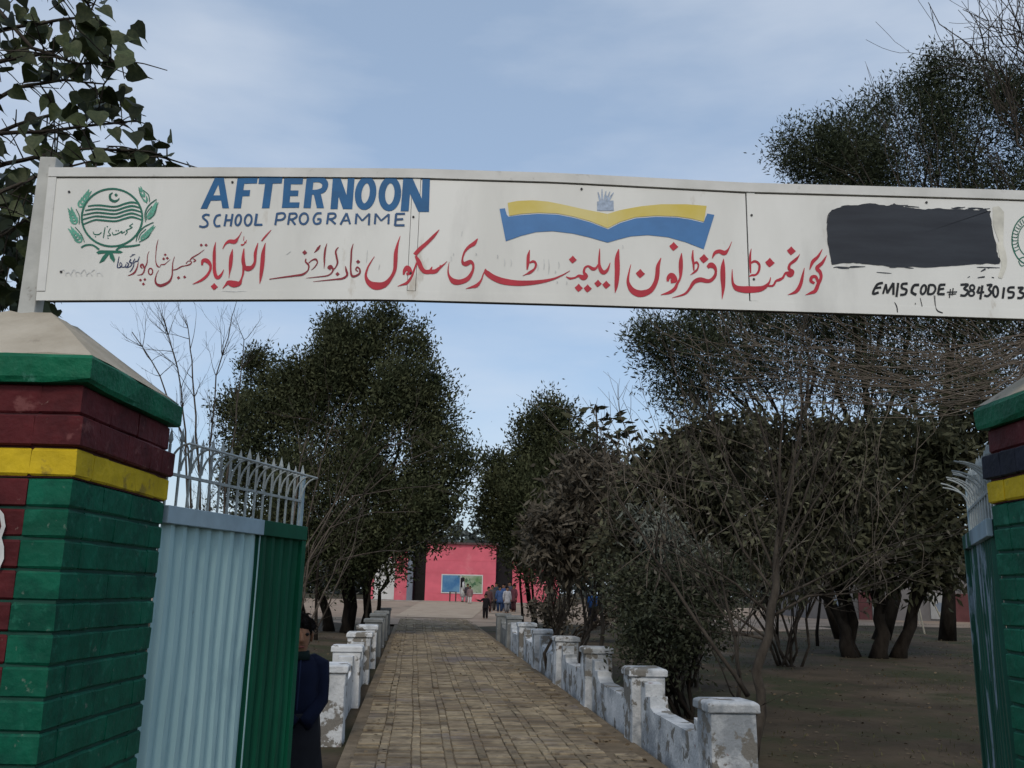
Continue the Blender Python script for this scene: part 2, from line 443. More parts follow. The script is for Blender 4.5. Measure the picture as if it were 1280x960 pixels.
for (s, xo, kind) in sorted(cells):
    wob = 0.012 * math.sin(s * 1.9 + xo * 2)
    P0 = Vector((axis_c(9), 9, 0)) + PD * (s - 9 + wob) + PN * (xo + 0.008 * math.sin(s * 1.3))
    edge = abs(xo + 0.06) > 0.98
    if (edge and rng.random() < 0.28) or rng.random() < 0.008: continue
    zz = gz(P0.y) + 0.016 + rng.uniform(-0.004, 0.009) + 0.01 * math.sin(xo * 3 + s * 0.7) * 0.5
    ang = rng.gauss(0, 0.028)
    me, b = (across if kind == 0 else along)[rng.randrange(4)]
    tilt = Matrix.Rotation(rng.uniform(-0.012, 0.012), 4, 'X') @ Matrix.Rotation(rng.uniform(-0.02, 0.02), 4, 'Y')
    mw = Matrix.Translation((P0.x, P0.y, zz + 0.006)) @ rot @ Matrix.Rotation(ang, 4, 'Z') @ tilt
    if 7.05 < s and n_ind < 300:
        o = bpy.data.objects.new('brick', me)
        C.objects.link(o)
        o.parent = path_bed
        o.matrix_basis = mw
        n_ind += 1
    else:
        far.add([mw @ Vector(p) for p in b.v], b.f)
far_o = far.build('brick_paving', M['paving_far'], path_bed)
far_o['kind'] = 'stuff'
# bare light earth of the school yard beyond the walls
yard = MB()
ny = 30
for i in range(ny):
    a, b_ = 31 + i * 1.1, 32.1 + i * 1.1
    for j in range(24):
        x0, x1 = -24 + j * 2.0, -22 + j * 2.0
        def yz(x, y):
            e = 31.6 + 1.6 * math.sin(x * .5) + (max(0, x - 6) * .55)
            return gz(y) + 0.02 if y > e + .6 else gz(y) - 0.14
        q = [(x, y, yz(x, y)) for x, y in ((x0, a), (x1, a), (x1, b_), (x0, b_))]
        yard.add(q, [(0, 1, 2, 3)])
M['yard'] = mat('yard', (0.25, 0.185, 0.135), 0.95, col2=(0.34, 0.26, 0.195), scale=0.7, spec=0.1, bump=0.4, bscale=9, layers=(((0.15, 0.125, 0.09), 0.35, 0.60, 0.06),))
tag(yard.build('yard_ground', M['yard']), kind='structure')
# beaten earth track that carries the path on to the school
tr = MB()
for i in range(14):
    a, b_ = 36.6 + i * 2, 38.6 + i * 2
    for_q = []
    for y, s in ((a, -1), (a, 1), (b_, 1), (b_, -1)):
        for_q.append((axis_c(36.6) - 0.02 * (y - 36.6) + s * (1.5 + 0.03 * (y - 36.6)), y, gz(y) + 0.035))
    tr.add(for_q, [(0, 1, 2, 3)])
M['track'] = mat('track', (0.31, 0.24, 0.175), 0.95, col2=(0.40, 0.32, 0.24), scale=1.4, spec=0.1, bump=0.4, bscale=9)
tag(tr.build('earth_track', M['track']), kind='structure')

# ---------------------------------------------------------------- low walls along the path
def path_wall(name, side, post_ys, label, dark_from):
    root = thing(name, (axis_c(post_ys[0]) + side * 1.5, post_ys[0], gz(post_ys[0])), label, 'wall', 'low walls beside the brick path')
    r = random.Random(3 if side < 0 else 4)
    def fr(Y, s):
        return Vector((axis_c(Y) + s, Y, gz(Y)))
    pw = 0.17
    off = 1.53 * side if side > 0 else -1.58
    for i, Y in enumerate(post_ys):
        dark = i >= dark_from  # far posts get the darker grey plaster
        m = M['dark_plaster'] if dark else M['limewash' if side > 0 else 'limewash_clean']
        c = fr(Y, off)
        h = 0.685 + r.uniform(-0.02, 0.03)
        lean = Vector((r.uniform(-0.015, 0.015), r.uniform(-0.01, 0.01), 0))
        b = MB()
        rings = []
        for z, k in ((-0.1, 1.03), (0.2, 1.0), (0.45, 0.99), (h - 0.075, 1.0)):
            rings.append([c + lean * z + PN * (sx * pw * k + r.uniform(-.006, .006)) + PD * (sy * pw * k + r.uniform(-.006, .006)) + Vector((0, 0, z))
                          for sx, sy in ((-1, -1), (1, -1), (1, 1), (-1, 1))])
        b.loft(rings)
        p = b.build('post', m, root, bevel=0.012)
        cp = MB()
        k = pw + 0.022
        ring = lambda z, kk: [c + lean * z + PN * (sx * kk + r.uniform(-.005, .005)) + PD * (sy * kk + r.uniform(-.005, .005)) + Vector((0, 0, z + r.uniform(-.004, .004)))
                              for sx, sy in ((-1, -1), (1, -1), (1, 1), (-1, 1))]
        cp.loft([ring(h - 0.073, k), ring(h - 0.01, k), ring(h + 0.005, k - 0.03)])
        cp.build('post_cap', m, p, bevel=0.010)
    # stepped panels between the posts
    for i in range(len(post_ys) - 1):
        a, e = post_ys[i] + pw + 0.002, post_ys[i + 1] - pw - 0.002
        Ln = e - a
        lowz = 0.36 + r.uniform(-0.02, 0.02)
        prof = [(0, 0.56), (0.20, 0.56), (0.20, 0.47), (0.38, 0.47), (0.38, lowz + .05), (0.52, lowz), (Ln - 0.48, lowz), (Ln - 0.36, lowz + .04), (Ln - 0.36, 0.46), (Ln - 0.18, 0.46), (Ln - 0.18, 0.56), (Ln, 0.56)]
        prof = [(u + (r.uniform(-.02, .02) if 0 < j < len(prof) - 1 else 0), z + r.uniform(-.018, .018)) for j, (u, z) in enumerate(prof)]
        th = 0.085
        vs, fs = [], []
        for u, z in prof:
            c = fr(a + u, off)
            for s, zz in ((-th, -0.1), (th, -0.1), (th, z), (-th, z)):
                vs.append(c + PN * s + Vector((0, 0, zz)))
        for j in range(len(prof) - 1):
            for k in range(4):
                k2 = (k + 1) % 4
                fs.append((j * 4 + k, j * 4 + k2, (j + 1) * 4 + k2, (j + 1) * 4 + k))
        fs += [(0, 3, 2, 1), tuple((len(prof) - 1) * 4 + k for k in range(4))]
        b = MB().add(vs, fs)
        b.build('wall_panel', M['dark_plaster'] if i >= dark_from else M['limewash' if side > 0 else 'limewash_clean'], root, bevel=0.008)
    return root
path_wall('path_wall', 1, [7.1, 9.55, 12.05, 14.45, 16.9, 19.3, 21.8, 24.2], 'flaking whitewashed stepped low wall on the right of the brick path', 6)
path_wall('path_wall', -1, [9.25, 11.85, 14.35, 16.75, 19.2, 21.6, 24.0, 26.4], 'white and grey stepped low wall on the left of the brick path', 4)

# ---------------------------------------------------------------- pink school building at the end of the path
BY = 64.5
def bx(px, Y=BY):
    return at(px, 740, Y).x
zb = gz(BY)
sch = thing('school_building', (bx(573), BY, zb), 'bright pink single-storey school building at the end of the path', 'building')
X0, X1 = bx(531), bx(619)
b = MB()
b.box(X0, X1, BY, BY + 8, zb - 0.3, zb + 3.85)
b.build('front_wall', M['pink_wall'], sch)
MB().box(X0 - 0.15, X1 + 0.15, BY - 0.18, BY + 8.1, zb + 3.853, zb + 3.98).build('roof_slab', M['roof_edge'], sch)
wing = MB().box(bx(459), bx(505.5), BY + 1.6, BY + 7.9, zb - 0.3, zb + 3.4).build('side_wing', M['pink_wall'], sch)
MB().box(bx(455), bx(514), BY + 1.3, BY + 8.0, zb + 3.403, zb + 3.55).build('roof_slab', M['roof_edge'], sch)
MB().box(bx(463), bx(489), BY + 1.55, BY + 1.597, zb + 0.03, zb + 2.9).build('painted_panel', M['white_wall'], wing)
MB().box(bx(505.7), bx(513), BY + 1.2, BY + 1.9, zb - 0.3, zb + 3.4).build('column', M['blue_column'], sch)
MB().box(bx(513.2), X0 - 0.01, BY + 2.6, BY + 7.9, zb - 0.3, zb + 3.4).build('doorway', M['opening_shade'], sch)  # solid block, inner shade put into its colour
MB().box(X1 + 0.01, bx(640), BY + 2.0, BY + 7.9, zb - 0.3, zb + 3.4).build('doorway', M['opening_shade'], sch)  # solid block, shade of the gap put into its colour
MB().box(bx(640) + .01, bx(700), BY + 1.5, BY + 7.9, zb - 0.3, zb + 3.2).build('side_wing', M['pink_wall'], sch)
for (p0, p1, mm, nm) in ((552.5, 574.5, 'mural_blue', 'blue painted mural'), (576.5, 602, 'mural_green', 'green and white painted mural')):
    f = MB()
    x0, x1, z0, z1 = bx(p0), bx(p1), zb + 0.62, zb + 1.76
    f.box(x0 - .07, x1 + .07, BY - 0.05, BY - 0.002, z0 - .07, z1 + .07)
    fo = f.build('mural_frame', M['white_wall'], sch)
    MB().box(x0, x1, BY - 0.056, BY - 0.052, z0, z1).build('mural', M[mm], fo)['label'] = nm
for zl in (0.55, 1.9, 2.75):
    MB().box(X0 + .02, X1 - .02, BY - 0.012, BY - 0.001, zb + zl, zb + zl + .035).build('string_course', M['pink_wall'], sch)
# platform in front of it
pf = MB().box(bx(440), bx(700), BY - 3.2, BY + 1.0, gz(BY) - 0.5, gz(BY) + 0.02)
tag(pf.build('pavement', M['concrete']), kind='structure')
# low table in front of the murals
tb = thing('table', (bx(568), BY - 1.2, zb + .02), 'small dark table standing below the blue mural', 'table')
MB().box(bx(563), bx(572), BY - 1.5, BY - 0.9, zb + 0.62, zb + 0.67).build('table_top', M['wood_dark'], tb)
for sx in (bx(563) + .05, bx(572) - .05):
    for sy in (BY - 1.45, BY - 0.95):
        MB().box(sx - .025, sx + .025, sy - .025, sy + .025, zb + .02, zb + 0.617).build('leg', M['wood_dark'], tb)

# long block far to the right, behind the trees
Y2 = 46.0
z2 = gz(Y2)
lb = thing('school_block', (at(1130, 740, Y2).x, Y2, z2), 'long grey and red school block in the shade far right', 'building')
gx = lambda p: at(p, 740, Y2).x
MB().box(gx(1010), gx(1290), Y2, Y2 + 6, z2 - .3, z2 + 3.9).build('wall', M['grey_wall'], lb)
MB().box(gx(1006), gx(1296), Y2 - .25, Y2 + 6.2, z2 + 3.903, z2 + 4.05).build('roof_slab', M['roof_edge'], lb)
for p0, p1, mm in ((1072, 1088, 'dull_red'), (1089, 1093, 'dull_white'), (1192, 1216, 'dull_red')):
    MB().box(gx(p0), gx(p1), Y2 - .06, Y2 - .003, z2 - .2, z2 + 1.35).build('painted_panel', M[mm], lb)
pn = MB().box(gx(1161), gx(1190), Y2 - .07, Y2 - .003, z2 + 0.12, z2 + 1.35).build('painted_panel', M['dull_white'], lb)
bl = MB()
cx, cz = gx(1174), z2 + 0.7
ring = [(cx + (0.30 + .06 * math.sin(k * 2.1)) * math.cos(k * math.pi / 8), Y2 - .073, cz + (0.22 + .04 * math.sin(k * 3)) * math.sin(k * math.pi / 8)) for k in range(16)]
bl.add(ring, [tuple(range(16))])
bl.build('painted_emblem', M['blue_column'], pn)
MB().box(gx(1036), gx(1056), Y2 - .06, Y2 - .003, z2 - .2, z2 + 1.75).build('door', M['blue_column'], lb)

# leaning poles of a frame on the playground
sw = thing('swing_frame', gnd(1170, 792), 'two pale leaning poles of a swing frame on the right lawn', 'frame')
for a, t in (((1156, 792), (1144, 738)), ((1186, 792), (1161, 741)), ((1150, 782), (1144, 738))):
    g = gnd(*a)
    MB().tube([g - Vector((0, 0, .05)), at(t[0], t[1], g.y)], 0.03, 6).build('pole', M['pole_pale'], sw)
g1, g2 = gnd(1156, 792), gnd(1186, 792)
MB().tube([at(1144, 738, g1.y), at(1161, 741, g2.y)], 0.025, 6).build('cross_bar', M['pole_pale'], sw)

# ================================================================ gate pillars
CH = 0.0935
def pillar(name, x_in, side, y0, label, ztop_yellow, second='maroon_brick'):
    """side -1: the body lies to the left of its inner face x_in."""
    S = 0.78
    xa, xb = (x_in - S, x_in) if side < 0 else (x_in, x_in + S)
    y1 = y0 + S
    root = thing(name, ((xa + xb) / 2, (y0 + y1) / 2, 0), label, 'pillar', 'brick gate pillars')
    r = random.Random(11 if side < 0 else 12)
    cache = {}
    def brick(x0, x1, ya, yb, z0, m, proud=0.0, coll=None, h=CH):
        key = (round(x1 - x0, 3), round(yb - ya, 3), r.randrange(3), h)
        if key not in cache:
            rr = random.Random(hash(key) & 0xffff)
            hx, hy, hz = key[0] / 2 - .0006, key[1] / 2 - .0006, h / 2 - .0045
            b = MB()
            bv = 0.006
            rg = []
            for z, k in ((-hz, bv), (-hz + bv, 0), (hz - bv, 0), (hz, bv)):
                rg.append([(sx * (hx - k) + rr.uniform(-.0015, .0015), sy * (hy - k) + rr.uniform(-.0015, .0015), z + rr.uniform(-.002, .002)) for sx, sy in ((-1, -1), (1, -1), (1, 1), (-1, 1))])
            b.loft(rg)
            me = bpy.data.meshes.new('brick')
            me.from_pydata(b.v, [], b.f)
            me.materials.append(m)
            cache[key] = (me, b)
        me, b = cache[key]
        c = Vector(((x0 + x1) / 2 + r.uniform(-.0012, .0012), (ya + yb) / 2 + r.uniform(-.0012, .0012), z0 + h / 2))
        if coll is not None:
            coll.add([Vector(p) + c for p in b.v], b.f)
            return
        o = bpy.data.objects.new('brick', me)
        C.objects.link(o)
        o.parent = root
        o.location = c - Vector(root.location)
        o.rotation_euler = (0, 0, r.uniform(-.003, .003))
        o.material_slots[0].link = 'OBJECT'
        o.material_slots[0].material = m
    def course(z0, corner, middle, side_m, odd, proud=0.0, coll=None, h=CH):
        x0, x1, ya, yb = xa - proud, xb + proud, y0 - proud, y1 + proud
        cw, cd = 0.137 + proud, 0.115 + proud
        for (p, q) in ((x0, x0 + cw), (x1 - cw, x1)):
            brick(p, q, ya, ya + cd, z0, corner, coll=coll, h=h)
            brick(p, q, yb - cd, yb, z0, corner, coll=coll, h=h)
        mid = (x0 + x1) / 2 + (0.06 if odd else -0.05)
        for (p, q) in ((x0 + cw, mid), (mid, x1 - cw)):
            brick(p, q, ya, ya + cd, z0, middle, coll=coll, h=h)
            brick(p, q, yb - cd, yb, z0, middle, coll=coll, h=h)
        n0, n1 = ya + cd, yb - cd
        cuts = [n0, n0 + 0.23, n0 + 0.44, n1] if odd else [n0, n0 + 0.12, n0 + 0.35, n1]
        for i in range(3):
            brick(x0, x0 + 0.115, cuts[i], cuts[i + 1], z0, side_m, coll=coll, h=h)
            brick(x1 - 0.115, x1, cuts[i], cuts[i + 1], z0, side_m, coll=coll, h=h)
    G, Mr, Ye = M['green_brick'], M['maroon_brick'], M['yellow_brick']
    zy = ztop_yellow
    i_ = 0.009
    # core behind the joints
    MB().box(xa + i_, xb - i_, y0 + i_, y1 - i_, 0, zy - CH - .002).build('mortar_core', M['mortar_green'], root)
    MB().box(xa + i_ - .005, xb - i_ + .005, y0 + i_ - .005, y1 - i_ + .005, zy - CH, zy + CH * 1.12).build('mortar_core', M['mortar_maroon'], root)
    MB().box(xa + i_ + .006, xb - i_ - .006, y0 + i_ + .006, y1 - i_ - .006, zy + CH * 1.12 + .002, zy + .215).build('mortar_core', M['mortar_maroon'], root)
    low = MB()
    z, k = zy - 2 * CH, 0
    while z > -0.05:
        if z > 0.62:
            course(z, G, Mr, G, k % 2)
        else:
            course(z, G, G, G, k % 2, coll=low)
        z -= CH
        k += 1
    lo = low.build('brickwork', G, root)
    lo['kind'] = 'stuff'
    course(zy - CH, Ye, Ye, Ye, 0, proud=0.007)
    course(zy, M[second], M[second], M[second], 1, proud=0.016, h=CH * 1.12)
    course(zy + CH * 1.12, Mr, Mr, Mr, 0, proud=-0.006, h=CH * 1.08)
    zc = zy + CH * 2.2
    ov = 0.026
    r2 = random.Random(5)
    jj = lambda: r2.uniform(-.004, .004)
    def rg(x0, x1, ya, yb, zz, n=6):
        pts = []
        for (ax, ay), (ex, ey) in (((x0, ya), (x1, ya)), ((x1, ya), (x1, yb)), ((x1, yb), (x0, yb)), ((x0, yb), (x0, ya))):
            for q in range(n):
                t = q / n
                pts.append((ax + (ex - ax) * t + jj(), ay + (ey - ay) * t + jj(), zz + jj()))
        return pts
    cap = MB()
    cap.loft([rg(xa - ov + .008, xb + ov - .008, y0 - ov + .008, y1 + ov - .008, zc), rg(xa - ov, xb + ov, y0 - ov, y1 + ov, zc + .014),
              rg(xa - ov, xb + ov, y0 - ov, y1 + ov, zc + .078), rg(xa - ov + .012, xb + ov - .012, y0 - ov + .012, y1 + ov - .012, zc + .092)])
    cap.build('cap_slab', M['cap_green'], root)
    top = MB()
    xm, ym = (xa + xb) / 2, (y0 + y1) / 2
    top.loft([rg(xa - ov + .014, xb + ov - .014, y0 - ov + .014, y1 + ov - .014, zc + .0945), rg(xa + .15, xb - .15, y0 + .15, y1 - .15, zc + .222), rg(xm - .11, xm + .11, ym - .11, ym + .11, zc + .315)])
    top.build('cap_top', M['cap_plaster'], root)
    return root, (xm, ym, zc + .315), zc
pl, apexL, zcL = pillar('gate_pillar', -1.352, -1, 2.85, 'green, maroon and yellow painted brick gate pillar on the left', 1.908)
pr, apexR, zcR = pillar('gate_pillar', 1.905, 1, 2.86, 'green painted brick gate pillar at the right edge, behind the open leaf', 1.972, 'navy_brick')
# white painted letter on the maroon panel of the left pillar
MBs = MB()
def strip_pts(pts, w0, y):
    vs, fs = [], []
    for i, (x, z) in enumerate(pts):
        a = Vector((pts[min(i + 1, len(pts) - 1)][0] - pts[max(i - 1, 0)][0], 0, pts[min(i + 1, len(pts) - 1)][1] - pts[max(i - 1, 0)][1])).normalized()
        n = Vector((-a.z, 0, a.x)) * w0 * (0.5 if i in (0, len(pts) - 1) else 1)
        vs += [Vector((x, y, z)) + n, Vector((x, y, z)) - n]
    for i in range(len(pts) - 1):
        fs.append((2 * i, 2 * i + 1, 2 * i + 3, 2 * i + 2))
    return vs, fs
a0 = at(3, 668, 2.85)
MBs.add(*strip_pts([(q_.x, q_.z) for q_ in (at(x_, y_, 2.84) for x_, y_ in ((-40, 640), (-22, 630), (-6, 634), (2, 644), (4, 658), (-1, 672), (2, 684), (2, 698), (-4, 712), (-20, 720)))], 0.0065, 2.8412))
MBs.build('lettering', M['paint_white'], pl)

# ================================================================ gate leaves
def gate_leaf(name, H, E, top, path_side, label, mats, split, seed, hook):
    H, E = Vector(H), Vector(E)
    dirv = (E - H)
    Ln = dirv.length
    dirv.normalize()
    nrm = Vector((dirv.y, -dirv.x, 0)) * path_side
    root = thing(name, (H.x, H.y, 0), label, 'gate', 'leaves of the entrance gate')
    def P(u, z, o=0.0):
        return Vector((H.x, H.y, 0)) + dirv * u + nrm * o + Vector((0, 0, z))
    def bar(u0, u1, z0, z1, o0, o1):
        return MB().hexa([P(u0, z0, o0), P(u1, z0, o0), P(u1, z0, o1), P(u0, z0, o1), P(u0, z1, o0), P(u1, z1, o0), P(u1, z1, o1), P(u0, z1, o1)])
    def sheet(u0, u1, m):
        b = MB()
        per, n = 0.088, 6
        cols = []
        u = u0
        k = 0
        while u < u1 - 1e-6:
            ph = [0, .30, .42, .80, .92, 1.0]
            cols.append((min(u, u1), [0.0, 0.0, 0.022, 0.022, 0.0][k % 5]))
            k += 1
            u += per * [.22, .22, .30, .20, .06][(k - 1) % 5]
        cols.append((u1, 0.0))
        zs = [0.07 + (top - 0.055 - 0.07) * q / 10 for q in range(11)]
        r = random.Random(seed + int(u0 * 100))
        for i, (u_, o_) in enumerate(cols):
            for z in zs:
                b.v.append(tuple(P(u_, z, o_ + 0.004 * math.sin(z * 5 + u_ * 9) + r.uniform(-.0012, .0012))))
        m_ = len(zs)
        for i in range(len(cols) - 1):
            for j in range(m_ - 1):
                b.f.append((i * m_ + j, (i + 1) * m_ + j, (i + 1) * m_ + j + 1, i * m_ + j + 1))
        o = b.build('sheet', m, root)
        md = o.modifiers.new('thick', 'SOLIDIFY')
        md.thickness = 0.002
        return o
    us = split * Ln
    sheet(0.02, us - .002, mats[0])
    sheet(us + .002, Ln - 0.045, mats[1])
    bar(us - .003, us + .002, 0.07, top - .072, 0.0225, 0.027).build('joint_strip', mats[0], root)
    bar(0.0, us, top - 0.07, top, 0.02, 0.045).build('top_rail', mats[2], root, bevel=.003)
    bar(us + .001, Ln, top - 0.07, top, 0.019, 0.044).build('top_rail', mats[1], root, bevel=.003)
    bar(0.0, Ln - .043, top - 0.05, top - .002, -0.03, 0.018).build('back_rail', mats[1], root)
    bar(Ln - 0.042, Ln, 0.03, top - 0.072, -0.025, 0.04).build('edge_stile', mats[1], root, bevel=.003)
    bar(0.0, Ln - .043, 0.03, 0.068, -0.025, 0.035).build('bottom_rail', mats[1], root)
    for zz in (0.65, 1.25):
        bar(0.01, Ln - .043, zz, zz + .04, -0.045, -0.012).build('cross_rail', mats[1], root)
    # spiked grille
    iron = M['gate_iron']
    bar(0, Ln - .012, top + 0.125, top + 0.137, -0.006, 0.006).build('grille_rail', iron, root)
    n = 16 if path_side > 0 else 11
    rail_pts = []
    rr_ = random.Random(seed + 40)
    for i in range(n):
        u = 0.03 + (Ln - 0.05) * i / (n - 1)
        tip = top + 0.315 + 0.012 * math.sin(i * 1.7)
        w = 0.006
        b = MB().tube([P(u, top + .001, 0), P(u, tip - 0.065, 0)], w, 5).build('spike_bar', iron, root)
        sp = MB()
        c = lambda z, k: [P(u - k, z, 0), P(u, z, -k), P(u + k, z, 0), P(u, z, k)]
        sp.loft([c(tip - .064, .005), c(tip - .048, .013), c(tip, .001)])
        sp.build('spear_head', iron, b)
        # curved bar leaving the upright and bending over the path
        q = []
        hk, hh = (1, .10) if path_side > 0 else (rr_.uniform(.8, 1.05), rr_.uniform(.09, .14))
        for t in range(8):
            a = math.pi / 2 * t / 7 * (1 if path_side > 0 else .86)
            q.append(P(u + 0.01 * t / 7, top + 0.15 + hh * math.sin(a), 0.006 + hook * hk * (1 - math.cos(a))))
        rail_pts.append(q[-1])
        MB().tube(q, 0.0048, 5).build('curved_bar', iron, root)
    if path_side > 0: MB().tube(rail_pts, 0.006, 5).build('outer_rail', iron, root)
    bar(Ln - 0.022, Ln, top + .001, top + 0.262, -0.011, 0.011).build('end_post', M['gate_rail_blue'], root)
    for zz in (0.35, 1.45):
        MB().tube([P(-0.005, zz, -0.05), P(-0.005, zz + .11, -0.05)], 0.014, 8).build('hinge', mats[1], root)
    return root
gate_leaf('gate_leaf', (-1.385, 3.665, 0), (-1.08, 4.82, 0), 1.805, 1,
          'open corrugated gate leaf, pale blue and green, beside the left pillar', (M['gate_blue'], M['gate_green'], M['gate_rail_blue']), 0.63, 1, 0.075)
fe = at(1213, 655, 4.75)
gate_leaf('gate_leaf', (1.955, 3.70, 0), (fe.x, 4.75, 0), 1.83, -1,
          'open green gate leaf with peeling blue paint seen edge-on at the right', (M['peel_blue'], M['peel_blue'], M['gate_rail_blue']), 0.5, 2, 0.15)

# ================================================================ name board over the gate
SY = 3.2
sign = thing('name_board', (0.3, SY, 2.5), 'long white painted name board spanning the gate pillars', 'sign')
TOPK = [(62, 210), (300, 210), (520, 211.5), (700, 217), (930, 229), (1240, 237.5), (1385, 243)]
BOTK = [(45, 375.5), (250, 374.5), (480, 374), (700, 380), (937, 387.5), (1280, 398.5), (1368, 401)]
def lerpk(K, x):
    for (xa, ya), (xb, yb) in zip(K, K[1:]):
        if x <= xb:
            return ya + (yb - ya) * (x - xa) / (xb - xa)
    (xa, ya), (xb, yb) = K[-2:]
    return ya + (yb - ya) * (x - xa) / (xb - xa)
VE = [(62, 45), (522, 514), (932, 938), (1385, 1368)]     # upright lines: x at the top, x at the bottom
def vline(s):                       # s 0..3 across the three sheets
    i = min(int(s), 2)
    t = s - i
    return VE[i][0] + (VE[i + 1][0] - VE[i][0]) * t, VE[i][1] + (VE[i + 1][1] - VE[i][1]) * t
def SP(s, dy0, k, off):             # k 0 at the top edge .. 1 at the bottom edge, dy0 extra pixels
    xt, xb = vline(s)
    yt, yb = lerpk(TOPK, xt), lerpk(BOTK, xb)
    y = yt + (yb - yt) * k + dy0
    f = (y - yt) / (yb - yt)
    return at(xt + (xb - xt) * f, y, SY - off)
def slab(s0, s1, ka, da, kb, db, front, back, n=12):
    b = MB()
    cols = []
    for i in range(n + 1):
        s = s0 + (s1 - s0) * i / n
        t0, b0 = SP(s, da, ka, 0), SP(s, db, kb, 0)
        ring = []
        for p, o in ((t0, front), (b0, front), (b0, back), (t0, back)):
            ring.append(Vector((p.x, SY - o, p.z)))
        cols.append(ring)
    return b.loft(cols)
slab(0.02, 2.985, 0, 3, 1, -3, -0.014, -0.055, 30).build('back_frame', M['sign_back'], sign)
E1 = 0.004
for (s0, s1, nm) in ((0.022, 0.987, 1), (1.012, 1.9975, 2), (2.004, 2.975, 3)):
    slab(s0, s1, 0, 13.0, 1, -0.8, 0.0, -0.0135).build('panel', M['sign_white'], sign)
slab(0.0, 3.0, 0, 0, 0, 11.2, 0.006, -0.05, 30).build('top_rail', M['sign_rail'], sign)
slab(0.0, 3.0, 1, -11, 1, 0, 0.0010, -0.001, 30).build('bottom_rail', M['sign_white'], sign)
slab(0.0, 0.0225, 0, 11.8, 1, -11.6, 0.004, -0.05, 2).build('side_rail', M['sign_rail'], sign)
slab(2.9775, 3.0, 0, 11.8, 1, -11.6, 0.004, -0.05, 2).build('side_rail', M['sign_rail'], sign)
slab(0.9885, 1.0105, 0, 11.8, 1, -11.6, 0.0010, -0.013, 2).build('batten', M['sign_white'], sign)
slab(2.0012, 2.024, 0, 11.8, 1, -11.6, 0.0009, -0.013, 2).build('batten', M['sign_white'], sign)
for xc, ap in ((-1.772, apexL), (apexR[0] - 0.02, apexR)):
    p = MB()
    p.box(xc - .030, xc + .032, SY + .008, SY + .070, ap[2] - .03, 3.065)
    post = p.build('post', M['post_paint'], sign, bevel=.004)
    MB().box(xc - .09, xc + .09, SY - .03, SY + .11, ap[2] - .005, ap[2] + .006).build('base_plate', M['post_paint'], post)

for s_, dy_ in ((0.06, 30), (0.5, 18), (0.995, 60), (1.5, 18), (2.013, 40), (2.013, 120), (2.5, 18), (0.06, 130), (0.995, 130)):
    q_ = SP(s_, dy_, 0, 0)
    MB().tube([Vector((q_.x, SY - .0005, q_.z)), Vector((q_.x, SY - .0035, q_.z))], .0045, 8).build('screw', M['sign_back'], sign)
